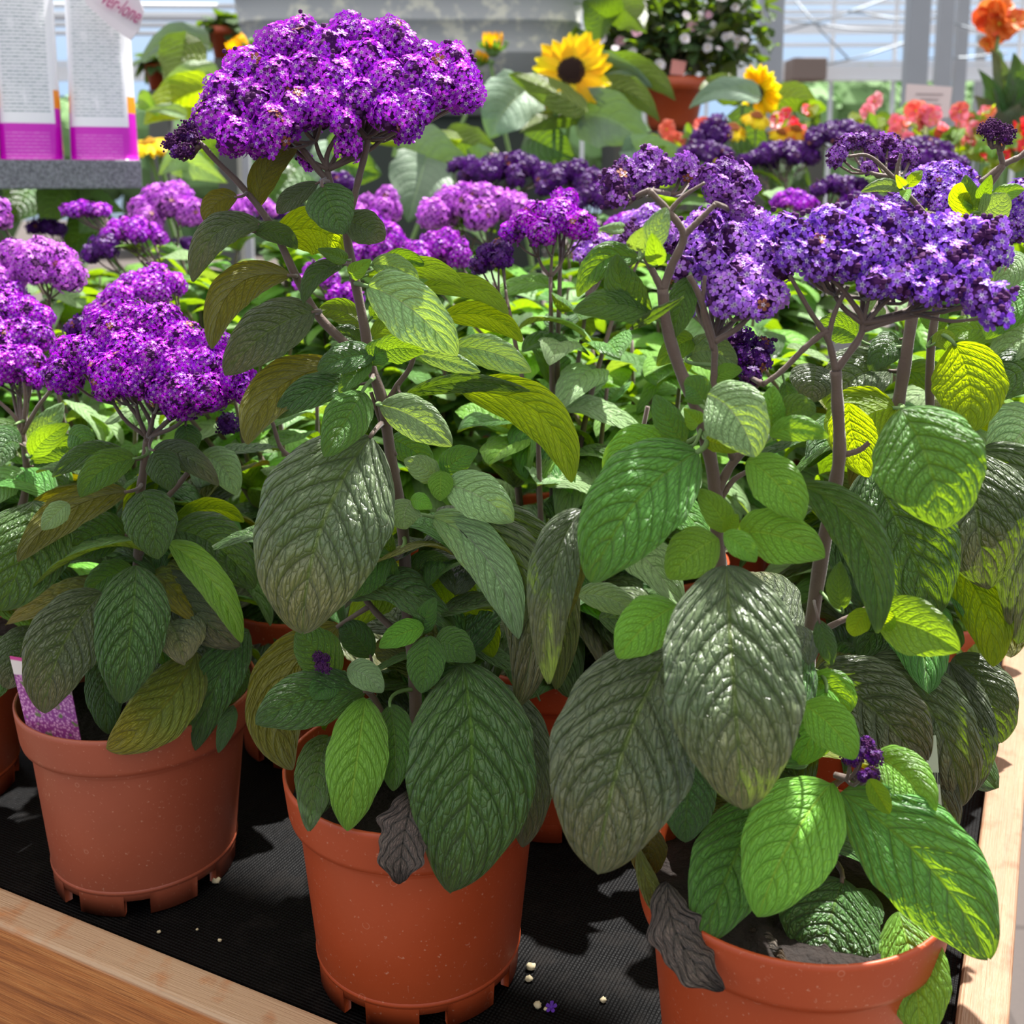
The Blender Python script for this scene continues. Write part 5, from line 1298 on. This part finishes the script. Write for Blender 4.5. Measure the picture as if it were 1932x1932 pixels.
# weathered metal tub
d = 2.9; zb = at(760, 215, d)[2]; zt = at(760, -90, d)[2]
xl0, xr0 = at(425, 0, d)[0], at(1108, 0, d)[0]; xl1, xr1 = at(468, 200, d)[0], at(1078, 200, d)[0]
m, n, l, b, o = mat('weathered_zinc')
t = n.new('ShaderNodeTexCoord'); q1 = noise(n, l, 16, 5, t.outputs['Object'], .65); q2 = noise(n, l, 60, 4, t.outputs['Object'])
msk = math_(n, l, 'MULTIPLY', math_(n, l, 'SUBTRACT', math_(n, l, 'ADD', q1.outputs[0], math_(n, l, 'MULTIPLY', q2.outputs[0], .3)), .70), 9, True)
l.new(mixc(n, l, msk, lin(168, 170, 172), lin(214, 212, 198)), b.inputs['Base Color']); b.inputs['Roughness'].default_value = .65; b.inputs['Metallic'].default_value = 0
cy_ = at(760, 50, d)[1] + .28; mb = MB(); K_ = 60; rows = []
lev = [0, .374, .384, .394, .57, .58, .59, .78, .79, .80, 1.0]
for q_ in lev:
    z = zb + (zt - zb) * q_; f_ = q_
    L_ = xl1 + (xl0 - xl1) * f_ * 1.3; R_ = xr1 + (xr0 - xr1) * f_ * 1.3
    rr = (R_ - L_) / 2 + (.004 if q_ in (.384, .58, .79) else 0); cx_ = (L_ + R_) / 2; dp = .28 * (1 + .1 * f_) + (.004 if q_ in (.384, .58, .79) else 0)
    ring = []
    for k in range(K_):
        a = k * 2 * math.pi / K_; ca, sa = math.cos(a), math.sin(a); e_ = .28
        ring.append((cx_ + rr * abs(ca) ** e_ * (1 if ca > 0 else -1), cy_ + dp * abs(sa) ** e_ * (1 if sa > 0 else -1), z))
    rows.append(ring)
rows = np.array(rows); mb.add(rows.reshape(-1, 3), [gridF(len(lev), K_, True)[:, ::-1], np.arange(K_)[None, ::-1]])
mid = rows.mean(1, keepdims=True); inn = mid + (rows - mid) * A(.985, .975, 1); mb.add(inn.reshape(-1, 3), gridF(len(lev), K_, True)); mb.add(np.stack([rows[-1], inn[-1]]), gridF(2, K_, True)[:, ::-1])
tag(mb.build('metal_tub', [m]), 'large weathered grey zinc tub with pressed ridges behind the sunflowers', 'tub')
mb = MB(); cbox(mb, ((xl1 + xr1) / 2, cy_, (zb - .002 + BZ) / 2), .7, .5, zb - BZ - .004)
tag(mb.build('plinth', [simple('plinth_grey', lin(58, 66, 60), .7)], None, False), 'dark grey plinth under the zinc tub', 'plinth')

# ------------------------------------------------------------------ the greenhouse
GREY = simple('galvanised_post', lin(164, 166, 170), .5, .2, var=.06, vs=8); WHT = simple('white_painted_steel', lin(226, 228, 232), .5); WIRE = simple('wire_grey', lin(150, 158, 166), .5, .3)
for q, (px, w_, d, lab) in enumerate([(1728, 40, 4.8, 'grey greenhouse post nearest the camera, widest of the row'), (1780, 28, 6.8, 'second grey greenhouse post right of the widest'), (1812, 22, 8.8, 'third grey post of the row, slimmer'), (1850, 16, 11, 'slimmest grey post, beside the canna'), (1452, 44, 4.6, 'grey post behind the white flowered shrub')]):
    g = at(px, 100, d); w = w_ * d / FOC
    mb = MB(); cbox(mb, (g[0], g[1], 1.35), w, w * .8, 4.2); cbox(mb, (g[0], g[1], -.738), w * 1.8, w * 1.6, .024)
    tag(bevel(mb.build('steel_post', [GREY], None, False), .006), lab, 'post')
def hbar(y, d, th, x0, x1, m_, name, lab, kind=None, grp=None, dep=.05):
    a, b_ = at(x0, y, d), at(x1, y, d); mb = MB(); box(mb, (a[0], a[1], a[2] - th / 2), (b_[0] - a[0], 0, 0), (0, dep, 0), (0, 0, th)); o = mb.build(name, [m_], None, False)
    if kind: o['kind'] = kind
    else: tag(o, lab, 'beam', grp)
    return o
T = thing('greenhouse_gable', at(1500, 137, 9.4), 'white steel gable frame with gutter and louvre bars, far right behind the posts', 'greenhouse frame')
def barp(y, d, th, x0, x1, m_, name, dep=.05):
    o = hbar(y, d, th, x0, x1, m_, name, '', grp=None); 
    for k in ('label', 'category', 'group'):
        if k in o: del o[k]
    o.parent = T; o.location = -T.location
for y, th in ((137, .12), (118, .03), (150, .02)): barp(y, 9.4, th, -300, 2200, WHT, 'gutter', .1)
for y in (-30, -12, 4, 22, 34, 52, 60, 84): barp(y, 9.6, .028 if y != 52 else .07, 1100, 2200, WHT, 'louvre_bar')
for x in range(1100, 2300, 118):
    mb = MB(); g = at(x, 60, 9.5); cbox(mb, (g[0], g[1], 1.2), .03, .03, 3.9); mb.build('mullion', [WHT], T, False)
mb = MB()
for (x0, y0, x1, y1) in [(1480, 60, 1720, -20), (1490, 40, 1710, 60), (1560, 122, 1715, 78), (1500, 0, 1600, 110), (1600, 20, 1760, 40), (1760, 30, 1900, 70), (1740, 110, 1900, 100)]:
    tube(mb, [at(x0, y0, 8.6), at((x0 + x1) / 2, (y0 + y1) / 2 + 4, 8.6), at(x1, y1, 8.6)], .008, 5)
mb.build('bracing_wire', [WIRE], T)
mb = MB(); a = at(1497, 108, 9.0); b_ = at(1562, 150, 9.0); box(mb, (a[0], a[1], b_[2]), (b_[0] - a[0], 0, 0), (0, .3, 0), (0, 0, a[2] - b_[2])); 
tag(bevel(mb.build('fan_box', [simple('fan_brown', lin(128, 112, 104), .7)], None, False), .01), 'brown grey fan housing fixed under the gutter', 'fan')
# roof: rafters and glazing bars overhead
for k, yy in enumerate(np.arange(2.5, 14, 1.9)):
    pass
# left side: white tubes, far wall
T2 = thing('shade_rail', at(330, 30, 6.0), 'white shade tubes and rails high behind the pouches', 'rail')
for y, th in ((28, .05), (44, .03), (60, .025), (8, .03)):
    a, b_ = at(-200, y, 6.0), at(470, y + 4, 6.4); mb = MB(); tube(mb, [a, b_], th / 2, 10); mb.build('tube', [WHT], T2)
for x in (-190, 455):
    mb = MB(); g = at(x, 40, 6.1 if x < 0 else 6.45); cbox(mb, (g[0], g[1], .55), .05, .05, 2.6); mb.build('upright', [GREY], T2, False)
for (px, py, w_, lab) in [(425, 62, 60, 'small terracotta pot hanging at the left of the zinc tub'), (300, 130, 50, 'terracotta pot in shade behind the sunflower leaves')]:
    d = 3.4; g = at(px, py, d); mb = MB(); rr = w_ * d / FOC / 2
    T3 = thing('potted_fern', g, lab, 'potted plant')
    lathe(mb, [(.001, -rr * 1.6), (rr * .7, -rr * 1.6), (rr * .95, -.01), (rr * 1.05, -.01), (rr * 1.08, rr * .3), (rr, rr * .3), (.001, rr * .2)], 24, g); mb.build('pot', [POT], T3)
    fb = MB(); r5 = np.random.default_rng(int(px))
    for k in range(60):
        V, F, uv = proto('G', k % 6, True); R_ = rotm(r5.uniform(0, 6.28), r5.uniform(-.4, .9), 0); fb.add(g + A(0, 0, rr * .25) + r5.normal(0, rr * .25, 3) * A(1, 1, .4) + (R_ @ (V * r5.uniform(.05, .10)).T).T, F, 0, (1, 1, 1), uv)
    fb.build('foliage', [LM['G']], T3)
    mb = MB(); cbox(mb, (g[0], g[1], (g[2] - rr * 1.6) / 2), .06, .06, g[2] - rr * 1.6 - .002)
    tag(mb.build('pedestal', [simple('pedestal_grey', lin(104, 104, 98), .7)], None, False), 'plain grey stand under the ' + lab.split(' behind')[0].split(' at ')[0] + (' left of the tub' if px > 400 else ' near the pouches'), 'pedestal')

# hedge and tree beyond the glass, lawn
hr = np.random.default_rng(9)
HG = simple('hedge_leaf', lin(112, 148, 92), .8, var=.4, vs=3); HD = simple('conifer_leaf', lin(60, 92, 84), .8, var=.3, vs=3)
def bushmass(name, x0, x1, y0, d, m_, lab, nn, rs):
    mb = MB(); base = -.75
    for k in range(nn):
        px = hr.uniform(x0, x1); py = y0 + hr.uniform(0, 90) + 10 * math.sin(px * .05); c = at(px, py, d + hr.uniform(-.5, .8)); R = hr.uniform(*rs)
        for q in range(70):
            v_ = unit(hr.normal(0, 1, 3)); p = c + v_ * R * hr.uniform(.7, 1.05); a_ = unit(np.cross(v_, hr.normal(0, 1, 3))); b_ = np.cross(v_, a_); s_ = .07
            mb.add([p - a_ * s_, p - b_ * s_ * .5 + v_ * .02, p + a_ * s_, p + b_ * s_ * .5], np.array([[0, 1, 2, 3]]))
        sphere(mb, c, R * .86, n=7, jit=.06)
        if k % 4 == 0: sphere(mb, A(c[0], c[1], (c[2] + base) / 2), max(.3, (c[2] - base) / 2), n=7, sq=(.5, .5, 1.0))
    return tag(mb.build(name, [m_], None, False), lab, 'hedge')
bushmass('hedge', 1490, 1680, 196, 14, HG, 'soft green hedge outside beyond the greenhouse end', 40, (.3, .6))
bushmass('hedge', -200, 1300, 240, 18, HG, 'long green hedge outside behind the tub and pouches', 60, (.5, .8))
bushmass('hedge', 1700, 2300, 190, 22, HG, 'hedge outside behind the posts and the canna', 40, (.4, .7))
mb = MB(); g = at(1632, 200, 16.6)
tube(mb, [A(g[0], g[1], -.75), A(g[0], g[1], at(1632, 150, 16.6)[2])], .05, 8)
for k in range(9):
    z = g[2] + (at(1632, 150, 16.6)[2] - g[2]) * k / 8
    lathe(mb, [(.001, z + .18), ((9.5 - k) * .045, z - .03), (.03, z)], 10, (g[0], g[1], 0))
T = tag(mb.build('conifer', [HD], None, False), 'dark conifer standing above the hedge outside', 'tree')

for o in sc.objects:
    if o.parent is None and 'label' in o and 'group' not in o:
        k = o.name.split('.')[0]
        g_ = {'potted_heliotrope': 'potted heliotropes on the bench', 'potted_sunflower': 'sunflowers at the back of the bench', 'potted_begonia': 'begonias at the back of the bench', 'daisy_plant': 'yellow daisies',
              'steel_post': 'greenhouse posts', 'fertiliser_pouch': 'pouches on the grey shelf', 'hedge': 'hedges outside', 'timber_board': 'timber edges of the bench', 'potted_fern': 'small pots behind the pouches', 'pedestal': 'stands behind the pouches', 'plant_label': 'plant labels in the pots'}.get(k)
        if g_: o['group'] = g_
for o in sc.objects:
    if o.get('group') == 'heliotropes in the rows behind': o['group'] = 'potted heliotropes on the bench'
